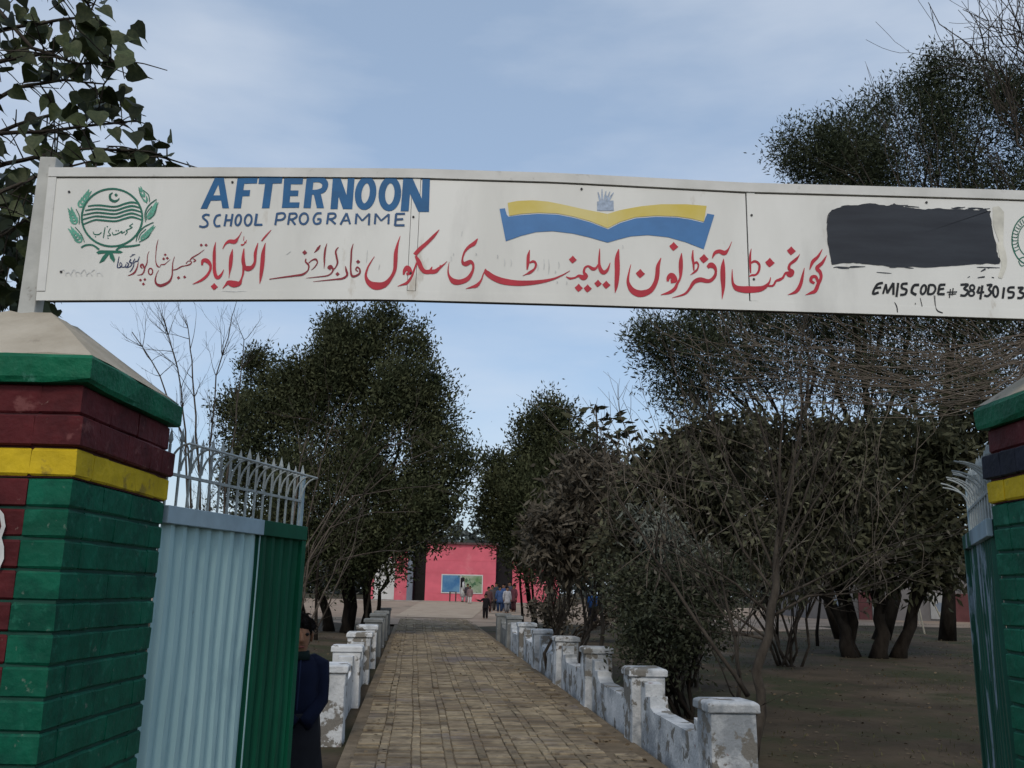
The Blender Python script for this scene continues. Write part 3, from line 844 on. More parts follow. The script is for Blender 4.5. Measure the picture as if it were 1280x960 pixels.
# painted lettering: brush strokes traced as ribbons of changing width, each a hair above the last
lay = [0]
class Paint:
    def __init__(self, x0, y0, sc):
        self.t = (x0, y0, sc)
        self.b = MB()
    def at(self, x0, y0, sc):
        self.t = (x0, y0, sc)
        return self
    def P(self, x, y, o):
        x0, y0, sc = self.t
        return at(x0 + x / sc, y0 + y / sc, SY - o)
    def off(self):
        lay[0] = (lay[0] + 1) % 60
        return 0.0014 + lay[0] * 0.00001
    def s(self, *pts, w=None, sub=5, butt=False):
        pts = [(p[0], p[1], (p[2] if len(p) > 2 else w)) for p in pts]
        if len(pts) > 2:
            q = []
            n = len(pts)
            for i in range(n - 1):
                p0, p1, p2, p3 = pts[max(i - 1, 0)], pts[i], pts[i + 1], pts[min(i + 2, n - 1)]
                for k in range(sub):
                    t = k / sub
                    q.append(tuple(0.5 * ((2 * b) + (-a + c) * t + (2 * a - 5 * b + 4 * c - d) * t * t + (-a + 3 * b - 3 * c + d) * t ** 3) for a, b, c, d in zip(p0, p1, p2, p3)))
            q.append(pts[-1])
            pts = q
        o = self.off()
        vs, fs = [], []
        for i, (x, y, w_) in enumerate(pts):
            a, c = pts[max(i - 1, 0)], pts[min(i + 1, len(pts) - 1)]
            dx, dy = c[0] - a[0], c[1] - a[1]
            l = math.hypot(dx, dy) or 1
            nx, ny = -dy / l, dx / l
            h = max(w_, 3) / 2
            oo = o + i * 0.000002
            vs += [self.P(x + nx * h, y + ny * h, oo), self.P(x - nx * h, y - ny * h, oo)]
        for i in range(len(pts) - 1):
            fs.append((2 * i, 2 * i + 1, 2 * i + 3, 2 * i + 2))
        self.b.add(vs, fs)
        return self
    def line(self, x0, y0, x1, y1, w):
        return self.s((x0, y0, w), (x1, y1, w))
    def leg(self, x0, y0, x1, y1, w):       # a stroke cut level at both ends, w measured across
        o = self.off()
        self.b.add([self.P(x0 - w / 2, y0, o), self.P(x0 + w / 2, y0, o), self.P(x1 + w / 2, y1, o), self.P(x1 - w / 2, y1, o)], [(0, 1, 2, 3)])
        return self
    def bar(self, x0, y0, x1, y1, h):
        o = self.off()
        self.b.add([self.P(x0, y0 - h / 2, o), self.P(x1, y1 - h / 2, o), self.P(x1 - h * .12, y1 + h / 2, o), self.P(x0 - h * .12, y0 + h / 2, o)], [(0, 1, 2, 3)])
        return self
    def ring(self, cx, cy, rx, ry, w, slant=0.0, n=28, a0=0, a1=360):
        pts = []
        for k in range(n + 1):
            a = R(a0 + (a1 - a0) * k / n)
            y = ry * math.sin(a)
            pts.append((cx + rx * math.cos(a) - slant * y, cy + y, w))
        return self.s(*pts, sub=1)
    def dot(self, x, y, r):
        o = self.off()
        k = [(0, -1.05), (.55, -.4), (1.05, .05), (.45, .6), (-.1, 1.0), (-.65, .45), (-1.0, -.1), (-.4, -.6)]
        self.b.add([self.P(x + a * r, y + b * r, o) for a, b in k], [tuple(range(8))])
        return self
    def poly(self, pts, o=None):
        o = o or self.off()
        self.b.add([self.P(x, y, o) for x, y in pts], [tuple(range(len(pts)))])
        return self
    def band(self, tops, bots, n=40):
        def res(K):
            xs = [K[0][0] + (K[-1][0] - K[0][0]) * i / n for i in range(n + 1)]
            return [(x, lerpk(K, x)) for x in xs]
        t, b = res(tops), res(bots)
        o = self.off()
        vs = [self.P(x, y, o) for x, y in t] + [self.P(x, y, o) for x, y in b]
        self.b.add(vs, [(i, i + 1, n + 2 + i, n + 1 + i) for i in range(n)])
        return self
    def build(self, m, label=None):
        o = self.b.build('lettering', m, sign)
        if label: o['label'] = label
        return o
Z = 1280 / 140
A_, B_, C_, D_, E_, F_, G_, H_ = ((140, 280, Z), (230, 280, Z), (330, 280, Z), (450, 280, Z), (550, 290, Z), (660, 290, Z), (770, 290, Z), (900, 290, Z))

# --- big blue heading
p = Paint(240, 210, 8)
p.leg(118, 407, 262, 98, 66).leg(285, 98, 337, 402, 66).bar(188, 300, 318, 298, 52)
p.leg(452, 402, 492, 104, 74).bar(482, 130, 656, 126, 56).bar(470, 252, 582, 250, 60)
p.leg(736, 402, 776, 104, 76).bar(672, 126, 906, 120, 66)
p.leg(936, 398, 958, 104, 72).bar(940, 132, 1112, 132, 60).bar(930, 252, 1066, 252, 56).bar(904, 370, 1076, 370, 54)
p.build(M['paint_blue'], 'blue hand-painted letters A F T E')
p = Paint(390, 210, 8)
p.leg(-50, 400, -18, 100, 72).s((-20, 120, 56), (70, 112, 60), (130, 150, 62), (115, 215, 54), (50, 240, 50), (-30, 240, 44)).leg(50, 246, 84, 400, 72)
p.leg(220, 410, 244, 104, 72).leg(245, 104, 352, 410, 84).leg(368, 410, 392, 100, 68)
p.ring(536, 252, 74, 134, 66, slant=.10).ring(778, 258, 80, 140, 66, slant=.06)
p.leg(926, 432, 952, 104, 80).leg(958, 104, 1110, 438, 96).leg(1132, 438, 1142, 108, 76)
p.build(M['paint_blue'], 'blue hand-painted letters R N O O N')
# --- second line
p = Paint(240, 210, 8)
W = 21
p.s((176, 472), (135, 466), (108, 492), (150, 535), (152, 572), (115, 590), (72, 580), w=W)
p.s((288, 468), (245, 480), (222, 535), (240, 580), (284, 576), w=W)
p.line(346, 462, 324, 582, W).line(406, 458, 386, 582, W).line(338, 522, 396, 520, W)
p.ring(462, 520, 27, 52, W, slant=.15).ring(562, 520, 34, 54, W, slant=.1)
p.line(648, 456, 630, 572, W + 4).line(626, 568, 704, 566, W)
p.build(M['paint_navy'], 'first small blue hand-painted word under the heading')
p = Paint(240, 210, 8)
p.line(852, 450, 832, 570, W).s((850, 456), (915, 452), (930, 485), (900, 515), (846, 520), w=W)
p.line(978, 450, 960, 566, W).s((976, 456), (1035, 455), (1045, 485), (1010, 510), (972, 512), w=W).line(992, 512, 1032, 566, W)
p.ring(1118, 506, 42, 54, W, slant=.08)
p.at(390, 210, 8)
p.s((96, 452), (45, 456), (15, 510), (32, 555), (78, 548), (84, 512), (52, 512), w=W)
p.line(166, 450, 150, 560, W).s((166, 455), (222, 455), (236, 480), (210, 505), (160, 510), w=W).line(180, 510, 236, 560, W)
p.line(284, 566, 346, 450, W).line(346, 450, 380, 560, W).line(310, 525, 374, 522, W - 4)
p.line(436, 560, 446, 455, W).line(446, 455, 502, 526, W - 4).line(502, 526, 574, 455, W - 4).line(574, 455, 568, 570, W)
p.line(628, 560, 636, 455, W).line(636, 455, 692, 526, W - 4).line(692, 526, 768, 460, W - 4).line(768, 460, 764, 560, W)
p.line(842, 458, 830, 576, W + 3).line(838, 458, 930, 456, W).line(836, 514, 912, 510, W).line(828, 572, 926, 572, W)
p.build(M['paint_navy'], 'second small blue hand-painted word under the heading')

# --- red Urdu line, right to left across the board
p = Paint(*H_)
p.s((140, 425, 6), (140, 520, 20), (150, 590, 30), (190, 640, 60), (260, 655, 72), (320, 657, 78), (420, 655, 70), (500, 635, 50), (560, 580, 24), (580, 515, 6))
p.s((358, 190, 6), (345, 270, 24), (345, 370, 26), (350, 470, 14)).s((355, 355, 24), (400, 335, 30), (448, 370, 28), (445, 440, 26), (410, 488, 24), (360, 495, 24), (330, 512, 6))
p.s((540, 615, 20), (605, 612, 24), (640, 560, 24), (680, 545, 34), (720, 520, 26), (750, 470, 28), (800, 480, 76), (830, 450, 40), (790, 420, 34), (800, 370, 30), (860, 320, 36), (895, 280, 16), (912, 250, 4))
p.dot(570, 350, 54).dot(815, 215, 50)
p.s((965, 410, 6), (945, 500, 28), (920, 600, 40), (870, 680, 40), (775, 718, 4))
p.s((1170, 195, 6), (1120, 280, 30), (1060, 340, 40), (1025, 430, 8))
p.s((1220, 265, 6), (1170, 350, 36), (1110, 410, 46), (1145, 460, 40), (1155, 520, 34), (1125, 590, 40), (1090, 670, 44), (1040, 695, 30), (975, 720, 4))
p.s((1120, 570, 30), (1095, 512, 34), (1050, 515, 36), (1040, 560, 36), (1080, 585, 28))
p.build(M['paint_red'], 'red Urdu word nearest the black patch')
p = Paint(*G_)
p.s((1140, 440, 24), (1135, 490, 34), (1100, 540, 40), (1050, 560, 44), (960, 545, 56), (890, 575, 44), (840, 650, 30), (780, 710, 24), (640, 752, 4))
p.s((1045, 405, 30), (1085, 378, 64), (1128, 405, 44), (1145, 460, 24)).dot(1005, 305, 52)
p.s((880, 205, 10), (875, 290, 28), (885, 360, 26), (890, 440, 16)).s((890, 365, 20), (920, 345, 24), (942, 375, 18), (930, 425, 20), (900, 455, 24), (850, 490, 4))
p.s((1230, 305, 6), (1222, 400, 50), (1222, 520, 58), (1225, 640, 40), (1212, 770, 4))
p.s((1100, 300, 8), (1130, 240, 36), (1180, 220, 44), (1240, 238, 54), (1285, 195, 18), (1323, 110, 5))
p.s((515, 295, 8), (480, 390, 44), (472, 490, 50), (450, 580, 50), (390, 670, 60), (280, 705, 78), (190, 670, 66), (142, 590, 40), (140, 510, 24), (170, 370, 6)).dot(278, 475, 52)
p.s((750, 240, 8), (742, 330, 44), (740, 430, 46), (735, 520, 26), (700, 590, 30), (670, 650, 40), (610, 690, 36), (510, 718, 4))
p.s((590, 565, 24), (600, 520, 44), (638, 500, 70), (678, 550, 50), (625, 565, 44)).dot(660, 165, 50)
p.build(M['paint_red'], 'red Urdu word under the right half of the book')
p = Paint(*F_)
p.s((435, 510, 10), (480, 530, 24), (540, 520, 20), (580, 500, 30), (630, 520, 62), (664, 500, 46), (640, 460, 30), (650, 410, 24), (690, 390, 24), (740, 420, 40), (780, 410, 26), (800, 370, 14))
p.s((820, 190, 8), (815, 280, 22), (815, 370, 30), (830, 430, 46), (865, 462, 48), (910, 430, 30), (940, 350, 6))
p.s((1037, 195, 10), (1020, 300, 54), (1020, 450, 58), (1010, 600, 44), (995, 695, 6))
p.dot(512, 315, 44).dot(580, 638, 46).dot(682, 645, 46).dot(800, 588, 42).dot(895, 603, 46)
p.build(M['paint_red'], 'red Urdu word under the fold of the book')
p = Paint(*E_)
p.s((430, 75, 10), (390, 130, 44), (330, 170, 36), (280, 230, 24), (256, 310, 20), (265, 355, 40), (300, 362, 56), (350, 340, 44), (380, 380, 28), (370, 450, 30), (320, 530, 50), (240, 568, 56), (160, 565, 64), (108, 510, 30), (92, 440, 16), (105, 340, 4))
p.s((525, 420, 10), (495, 480, 14), (470, 550, 20), (420, 610, 40), (360, 630, 24), (295, 648, 4))
p.s((515, 425, 14), (535, 465, 56), (610, 520, 66), (720, 562, 72), (860, 582, 64), (1000, 582, 56), (1150, 567, 42), (1280, 540, 26), (1366, 507, 18), (1430, 475, 12), (1486, 440, 5))
p.s((1025, 205, 6), (1010, 270, 34), (1005, 350, 36), (995, 430, 14)).s((1025, 350, 20), (1068, 335, 28), (1096, 365, 26), (1080, 420, 24), (1030, 460, 34), (990, 480, 16), (945, 500, 4))
p.build(M['paint_red'], 'red Urdu word with a long sweep left of the book fold')
p = Paint(*D_)
p.s((460, 135, 4), (430, 230, 24), (410, 330, 44), (405, 430, 46), (395, 530, 40), (350, 620, 40), (280, 690, 66), (180, 708, 88), (100, 668, 56), (66, 590, 28), (88, 500, 20), (120, 440, 14), (165, 370, 5))
p.s((498, 580, 20), (510, 530, 40), (545, 502, 60), (575, 555, 46), (530, 572, 30))
p.s((650, 440, 20), (620, 520, 22), (590, 600, 26), (540, 670, 34), (490, 690, 20), (430, 712, 4))
p.s((905, 65, 8), (840, 140, 34), (760, 220, 40), (680, 290, 46), (625, 352, 44))
p.s((635, 365, 24), (670, 430, 50), (705, 510, 50), (745, 545, 48), (800, 545, 50), (860, 540, 48), (910, 500, 30), (960, 460, 14), (995, 425, 5))
p.s((800, 535, 30), (825, 488, 10)).s((908, 505, 20), (918, 465, 8))
p.build(M['paint_red'], 'red Urdu word beside the first seam')
p = Paint(*C_)
p.s((480, 395, 10), (475, 430, 18), (510, 470, 20), (500, 530, 14), (440, 575, 24), (350, 590, 20), (200, 610, 14), (60, 630, 8)).dot(465, 325, 28)
p.s((510, 445, 12), (545, 415, 12), (590, 402, 22), (610, 440, 14), (580, 490, 12), (540, 525, 4)).s((645, 240, 8), (620, 275, 28), (600, 300, 20), (575, 325, 6))
p.s((720, 220, 4), (700, 290, 20), (690, 380, 22), (690, 450, 14), (685, 510, 4))
p.s((850, 265, 8), (820, 310, 20), (830, 380, 22), (840, 440, 20), (820, 490, 14), (790, 525, 16), (770, 560, 16), (720, 590, 14), (600, 605, 10), (480, 618, 4))
p.s((790, 520, 20), (765, 482, 30), (735, 496, 24), (762, 515, 28)).dot(840, 570, 24)
p.s((930, 480, 6), (940, 530, 24), (950, 580, 24), (900, 620, 22), (780, 635, 14), (560, 658, 4))
p.s((1020, 225, 6), (1000, 300, 18), (995, 400, 20), (990, 500, 18), (1000, 585, 24), (1040, 595, 24), (1090, 565, 20), (1095, 520, 18), (1065, 492, 18), (1050, 520, 16), (1075, 542, 10)).dot(1075, 430, 24)
p.build(M['paint_darkred'], 'thin dark red Urdu words in the gap of the line')
p = Paint(*B_)
p.s((205, 470, 20), (215, 420, 36), (258, 418, 50), (298, 460, 36), (300, 520, 26), (260, 590, 30), (200, 640, 28), (150, 665, 18), (95, 688, 4))
p.s((362, 205, 4), (350, 270, 24), (345, 350, 36), (345, 450, 36), (350, 550, 40), (378, 612, 40), (420, 585, 28), (455, 520, 4)).dot(345, 715, 40)
p.s((555, 285, 4), (540, 370, 40), (530, 470, 40), (520, 560, 14), (512, 620, 4)).s((440, 285, 6), (475, 225, 20), (520, 197, 40), (580, 200, 48), (622, 150, 14), (660, 85, 4))
p.s((930, 215, 6), (905, 330, 42), (895, 450, 48), (880, 580, 36), (865, 680, 6)).s((885, 195, 14), (930, 140, 18), (995, 68, 6))
p.s((845, 215, 8), (815, 330, 34), (810, 430, 30), (780, 490, 40), (730, 508, 60), (692, 490, 44), (675, 400, 40), (685, 280, 10))
p.s((680, 480, 30), (675, 560, 22), (655, 630, 20), (630, 678, 50), (570, 685, 76), (510, 672, 56), (480, 692, 24), (440, 738, 6))
p.s((685, 140, 6), (680, 190, 8)).s((650, 240, 22), (685, 232, 12), (695, 200, 8), (705, 215, 12), (715, 180, 5))
p.build(M['paint_red'], 'red Urdu words under the small blue line')
p = Paint(*A_)
p.s((300, 435, 8), (285, 500, 14), (250, 560, 20), (180, 592, 4))
p.s((425, 310, 4), (405, 360, 8), (400, 440, 12), (375, 500, 14), (365, 540, 16), (340, 575, 14), (285, 585, 4)).s((370, 505, 20), (347, 460, 20), (326, 480, 18), (345, 505, 14))
p.dot(325, 640, 17).dot(375, 633, 17).dot(358, 685, 18).ring(440, 542, 24, 36, 14)
p.s((528, 175, 4), (510, 250, 10), (500, 350, 8), (500, 430, 8), (520, 480, 18), (545, 490, 8), (560, 465, 8), (600, 460, 12), (625, 440, 6), (665, 405, 5))
p.dot(608, 350, 16).dot(590, 397, 17).dot(632, 390, 17)
p.s((715, 370, 4), (695, 440, 10), (690, 520, 14), (685, 590, 16), (650, 660, 26), (560, 703, 34), (505, 680, 24), (495, 630, 16), (510, 570, 8), (535, 525, 4))
p.s((700, 525, 12), (740, 515, 12), (775, 495, 14), (800, 482, 12), (830, 478, 9), (890, 460, 15), (908, 432, 10), (872, 422, 8), (845, 452, 10))
p.s((890, 415, 12), (905, 395, 14), (930, 375, 14), (990, 340, 10), (1055, 292, 4)).s((925, 395, 10), (955, 415, 14), (930, 432, 12))
p.dot(1020, 240, 18).dot(1075, 240, 18).dot(760, 613, 19).dot(830, 605, 18)
p.build(M['paint_darkred'], 'thin dark red Urdu place name beside the green emblem')
p = Paint(*A_)
p.s((80, 370, 8), (68, 440, 12), (62, 495, 12), (100, 490, 12), (112, 460, 10), (95, 440, 8), (88, 470, 8), (115, 492, 10), (150, 485, 10), (160, 455, 8))
p.s((165, 440, 10), (187, 455, 14), (176, 485, 12), (150, 497, 8)).s((215, 400, 14), (200, 435, 14), (226, 445, 14), (212, 480, 12), (165, 502, 5))
p.s((262, 395, 10), (240, 440, 12), (250, 465, 10), (226, 520, 12), (200, 548, 5)).s((205, 375, 8), (245, 352, 8)).s((225, 350, 8), (265, 346, 8))
p.s((312, 372, 8), (296, 420, 12), (272, 425, 12), (252, 445, 8))
p.build(M['paint_ink'], 'tiny dark blue Urdu word below the emblem')

# --- open book
p = Paint(610, 225, 8)
p.band([(115, 288), (172, 281), (193, 368), (330, 350), (500, 338), (690, 345), (850, 375), (1020, 422), (1200, 492)],
       [(178, 612), (330, 558), (480, 520), (650, 511), (850, 535), (1010, 572), (1196, 625)], 60)
p.at(745, 225, 8)
p.band([(120, 492), (240, 430), (400, 382), (600, 368), (800, 374), (950, 396), (1076, 428), (1110, 334), (1184, 348)],
       [(116, 625), (220, 595), (350, 562), (520, 550), (720, 571), (900, 622), (1078, 692)], 60)
p.build(M['paint_bookblue'], 'blue cover of the painted open book')
p = Paint(610, 225, 8)
p.band([(196, 228), (300, 208), (450, 202), (600, 215), (750, 245), (950, 290), (1195, 338)], [(212, 358), (330, 338), (500, 326), (690, 333), (850, 363), (1020, 410), (1195, 480)])
p.at(745, 225, 8)
p.band([(116, 338), (250, 298), (450, 262), (650, 242), (900, 242), (1106, 258)], [(116, 480), (240, 418), (400, 370), (600, 356), (800, 362), (950, 384), (1080, 416)])
p.build(M['paint_yellow'], 'yellow pages of the painted open book')
p = Paint(610, 225, 8)
p.poly([(1090, 215), (1255, 205), (1258, 306), (1092, 306)])
for k, (xa, ya) in enumerate(((1100, 120), (1140, 90), (1180, 110), (1220, 115), (1255, 125), (1165, 150))):
    p.s((1125 + k * 18, 225, 20), ((1125 + k * 18 + xa) / 2, 170, 18), (xa, ya, 8))
p.build(M['paint_print'], 'small faded blue crest above the book')

# --- green round emblem
p = Paint(70, 220, 8)
p.ring(560, 415, 303, 288, 19, n=48)
for k, (yl, yr) in enumerate(((302, 280), (345, 320), (390, 362), (435, 405), (486, 440))):
    xl = [318, 290, 272, 262, 264][k]
    xr = [832, 848, 858, 862, 862][k]
    dy = k * 37
    p.s((xl, yl, 13), (380, 293 + dy, 16), (450, 293 + dy, 18), (590, 306 + dy * .98, 17), (690, 275 + dy * .98 + k, 18), (765, 262 + dy, 19), (xr, yr, 13))
p.s((566, 165, 8), (540, 190, 20), (545, 232, 26), (585, 252, 24), (620, 238, 14), (632, 218, 6)).dot(600, 188, 18)
for a, c in ((335, 155), (300, 180)):
    pass
p.s((250, 715, 16), (300, 690, 18), (370, 692, 16), (430, 735, 20)).s((600, 742, 18), (650, 708, 20), (740, 702, 20), (840, 685, 14))
p.poly([(402, 762), (440, 742), (640, 745), (670, 762), (640, 772), (520, 768), (420, 780)])
p.poly([(500, 768), (540, 768), (480, 850), (430, 872), (462, 810)]).poly([(528, 768), (566, 768), (590, 830), (580, 864), (540, 820)])
p.s((200, 330, 8), (232, 400, 9), (230, 480, 8)).s((190, 510, 8), (250, 580, 9), (285, 660, 8))
p.s((1005, 232, 9), (930, 290, 12), (890, 370, 12), (895, 460, 8)).s((975, 462, 9), (880, 510, 12), (820, 580, 12), (800, 655, 8))
p.s((930, 430, 8), (985, 380, 9), (1012, 280, 7)).s((830, 660, 8), (920, 610, 9), (970, 515, 7)).s((905, 440, 8), (905, 370, 8), (960, 300, 8)).s((825, 640, 8), (845, 580, 8), (900, 530, 8))
p.s((828, 122, 8), (850, 200, 10), (910, 272, 8)).s((870, 140, 8), (925, 190, 10), (935, 260, 8))
# words in the disc
p.s((770, 475, 8), (735, 500, 9), (762, 512, 9), (735, 528, 9), (700, 545, 10), (712, 560, 9), (690, 590, 8)).s((690, 555, 9), (655, 572, 9), (660, 550, 8), (625, 572, 10), (575, 588, 10), (562, 560, 8))
p.dot(600, 545, 8).dot(622, 545, 8)
p.s((545, 520, 7), (525, 560, 8), (545, 590, 9), (510, 598, 8)).s((490, 510, 7), (482, 560, 10), (472, 620, 8)).s((455, 560, 8), (430, 582, 10), (385, 582, 10), (370, 555, 7)).dot(520, 620, 8).dot(395, 605, 7).dot(512, 505, 8)
p.build(M['paint_green'], 'dark green outlines of the round emblem')
def ear(x0, y0, x1, y1, w, n):
    p = Paint(70, 220, 8)
    for k in range(n):
        t = k / (n - 1)
        cx, cy = x0 + (x1 - x0) * t, y0 + (y1 - y0) * t
        l = math.hypot(x1 - x0, y1 - y0)
        ux, uy = (x1 - x0) / l, (y1 - y0) / l
        ww = w * (1 - .55 * t)
        for sgn in (-1, 1):
            p.s((cx, cy, 10), (cx + ux * 22 - uy * sgn * ww * .6, cy + uy * 22 + ux * sgn * ww * .6, 20), (cx + ux * 60 - uy * sgn * ww, cy + uy * 60 + ux * sgn * ww, 5))
    p.b.build('grain_ear', M['paint_palegreen'], sign)
ear(230, 310, 310, 190, 36, 5)
ear(195, 480, 155, 370, 40, 5)
ear(250, 660, 170, 560, 40, 5)
ear(920, 430, 985, 310, 24, 5)
ear(850, 640, 945, 540, 24, 5)
ear(905, 260, 860, 160, 24, 3)

# --- second green emblem at the right edge of the photograph
p = Paint(1200, 240, 8)
p.ring(705, 478, 185, 250, 12, n=40).ring(705, 478, 125, 170, 9, n=32)
for k in range(26):
    a = R(150 + k * 9.2)
    cx, cy = 705 + 155 * math.cos(a), 478 + 208 * math.sin(a)
    tx, ty = -math.sin(a), math.cos(a) * 1.2
    nx, ny = math.cos(a), math.sin(a)
    p.s((cx - nx * 22, cy - ny * 22, 7), (cx + nx * 22, cy + ny * 22, 7))
    p.s((cx - nx * (20 if k % 3 else -20), cy - ny * (20 if k % 3 else -20), 6), (cx - nx * (20 if k % 3 else -20) + tx * 14, cy - ny * (20 if k % 3 else -20) + ty * 14, 6))
p.s((590, 670, 9), (640, 650, 10), (700, 660, 9), (770, 640, 8)).s((585, 690, 8), (620, 740, 9), (700, 700, 8))
p.build(M['paint_green'], 'green ring of lettering of the second emblem')

# --- black overpainted patch
p = Paint(1020, 240, 5.12)
r_ = random.Random(6)
base = [(72, 280), (70, 215), (80, 150), (100, 115), (150, 98), (200, 86), (270, 82), (330, 70), (380, 76), (420, 84), (470, 88), (500, 72), (520, 80), (560, 92), (620, 102), (680, 112), (740, 108), (800, 106), (880, 112), (950, 110), (1020, 116), (1090, 110),
        (1104, 122), (1118, 120), (1114, 140), (1124, 190), (1132, 250), (1150, 320), (1158, 380), (1166, 410), (1182, 435), (1172, 462), (1100, 458), (1050, 462), (970, 466), (900, 472), (800, 478), (700, 485), (620, 478), (550, 482), (480, 478), (400, 468), (300, 460), (240, 452), (180, 456), (100, 464), (94, 430), (84, 380), (76, 330)]
dense = []
for i, (x, y) in enumerate(base):
    x2, y2 = base[(i + 1) % len(base)]
    for k in range(3):
        t = k / 3
        dense.append((x + (x2 - x) * t + r_.uniform(-2.2, 2.2), y + (y2 - y) * t + r_.uniform(-2.6, 2.6)))
cx, cy = 620, 285
n = len(dense)
o_ = p.off()
p.b.add([p.P(cx, cy, o_)] + [p.P(x, y, o_) for x, y in dense], [(0, 1 + i, 1 + (i + 1) % n) for i in range(n)])
for k in range(26):
    x = r_.uniform(110, 1080)
    y = (98 if x < 250 else 108 if x > 620 else 88) + r_.uniform(-8, 6) if k % 2 else 472 + r_.uniform(-10, 14)
    p.s((x, y, 3), (x + 30, y + r_.uniform(-4, 4), 7), (x + r_.uniform(50, 110), y + r_.uniform(-7, 7), 3))
p.s((390, 513, 3), (440, 517, 5), (480, 520, 3)).s((1055, 508, 5), (1085, 492, 12)).s((1035, 548, 5), (1080, 542, 10)).s((1125, 545, 5), (1140, 548, 6)).s((1100, 488, 6), (1115, 482, 8)).s((970, 548, 4), (985, 540, 5))
p.s((70, 200, 4), (82, 140, 5), (130, 108, 4), (210, 92, 3))
p.build(M['paint_black'], 'ragged black patch of overpainting')
p = Paint(1200, 240, 8)
p.band([(330, 150), (390, 140), (440, 200)], [(330, 330), (400, 520), (430, 600)], 8)
p.s((395, 500, 60), (430, 640, 70), (440, 740, 50), (400, 860, 40))
p.build(M['paint_stain'], 'yellowish stain beside the black patch')

# --- black code line
p = Paint(1080, 330, 6.4)
W = 19
p.s((152, 150), (105, 165), (72, 235), (118, 226), w=W).line(92, 192, 138, 186, W - 2)
p.line(152, 238, 176, 160, W - 3).line(176, 160, 186, 234, W - 3).line(186, 234, 236, 150, W).line(236, 150, 236, 246, W)
p.line(274, 150, 260, 262, W).s((350, 156), (308, 160), (304, 190), (340, 206), (330, 240), (290, 246), w=W)
p.s((442, 166), (400, 172), (382, 222), (420, 246), w=W + 2).ring(476, 204, 20, 36, W - 2, slant=.2)
p.line(522, 164, 510, 242, W).s((522, 166), (560, 170), (572, 202), (550, 236), (510, 240), w=W - 2)
p.line(606, 166, 592, 240, W).line(604, 166, 652, 164, W).line(598, 202, 642, 196, W - 2).line(590, 240, 646, 240, W)
p.line(692, 200, 684, 270, 9).line(714, 192, 706, 250, 9).line(664, 225, 746, 222, 9).line(676, 242, 738, 238, 8)
p.build(M['paint_pen'], 'black hand-written words of the code line')
p = Paint(1080, 330, 6.4)
p.s((772, 166), (832, 164), (802, 196), (832, 216), (812, 250), (770, 250), w=W)
p.ring(866, 188, 18, 20, W - 3).ring(860, 234, 22, 20, W - 3)
p.line(926, 180, 906, 230, W).line(906, 230, 962, 224, W - 2).line(948, 170, 930, 282, W)
p.s((982, 170), (1022, 166), (1000, 200), (1018, 226), (992, 256), (962, 250), w=W - 1)
p.ring(1053, 220, 20, 42, W - 1).line(1122, 186, 1110, 276, W)
p.s((1206, 186), (1162, 190), (1156, 220), (1196, 228), (1190, 264), (1150, 270), w=W).s((1230, 190), (1272, 190), (1246, 220), (1282, 240), (1262, 270), (1226, 270), w=W)
p.build(M['paint_pen'], 'black hand-written number of the code line')
p = Paint(1080, 330, 6.4)
p.s((244, 305, 4), (262, 340, 10), (268, 388, 8)).s((450, 272, 5), (466, 340, 6)).s((568, 250, 4), (574, 340, 4), (590, 375, 12), (630, 392, 10)).s((100, 66, 3), (160, 70, 6), (220, 74, 3)).s((410, 310, 6), (412, 324, 6))
p.s((560, 250, 4), (570, 330, 4))
p.build(M['paint_pen'], 'black drips below the code line')

# --- ghosts of rubbed-out lettering
p = Paint(70, 180, 4)
for k in range(8):
    x = 20 + k * 26
    p.s((x, 640 + (k % 3) * 8, 4), (x + 18, 628 + (k % 2) * 14, 5), (x + 30, 660, 4))
p.at(*F_)
for x, y0, y1 in ((180, 310, 430), (235, 310, 480), (350, 340, 420), (110, 370, 440), (310, 440, 470), (330, 560, 590), (440, 560, 600), (1080, 150, 190)):
    p.s((x, y0, 8), (x + 6, (y0 + y1) / 2, 12), (x, y1, 6))
p.at(*E_)
for x, y0, y1 in ((655, 260, 300), (735, 300, 390), (810, 310, 390), (150, 240, 270), (125, 280, 330), (410, 240, 270)):
    p.s((x, y0, 8), (x + 6, (y0 + y1) / 2, 12), (x, y1, 6))
p.at(*D_)
for x, y0, y1 in ((85, 300, 440), (225, 460, 520), (1170, 80, 140)):
    p.s((x, y0, 6), (x - 6, (y0 + y1) / 2, 8), (x - 12, y1, 6))
p.at(*B_)
p.s((430, 765, 4), (560, 772, 10), (720, 765, 4)).s((1170, 350, 5), (1220, 310, 8))
p.build(M['paint_ghost'], 'faint grey ghosts of rubbed-out lettering')

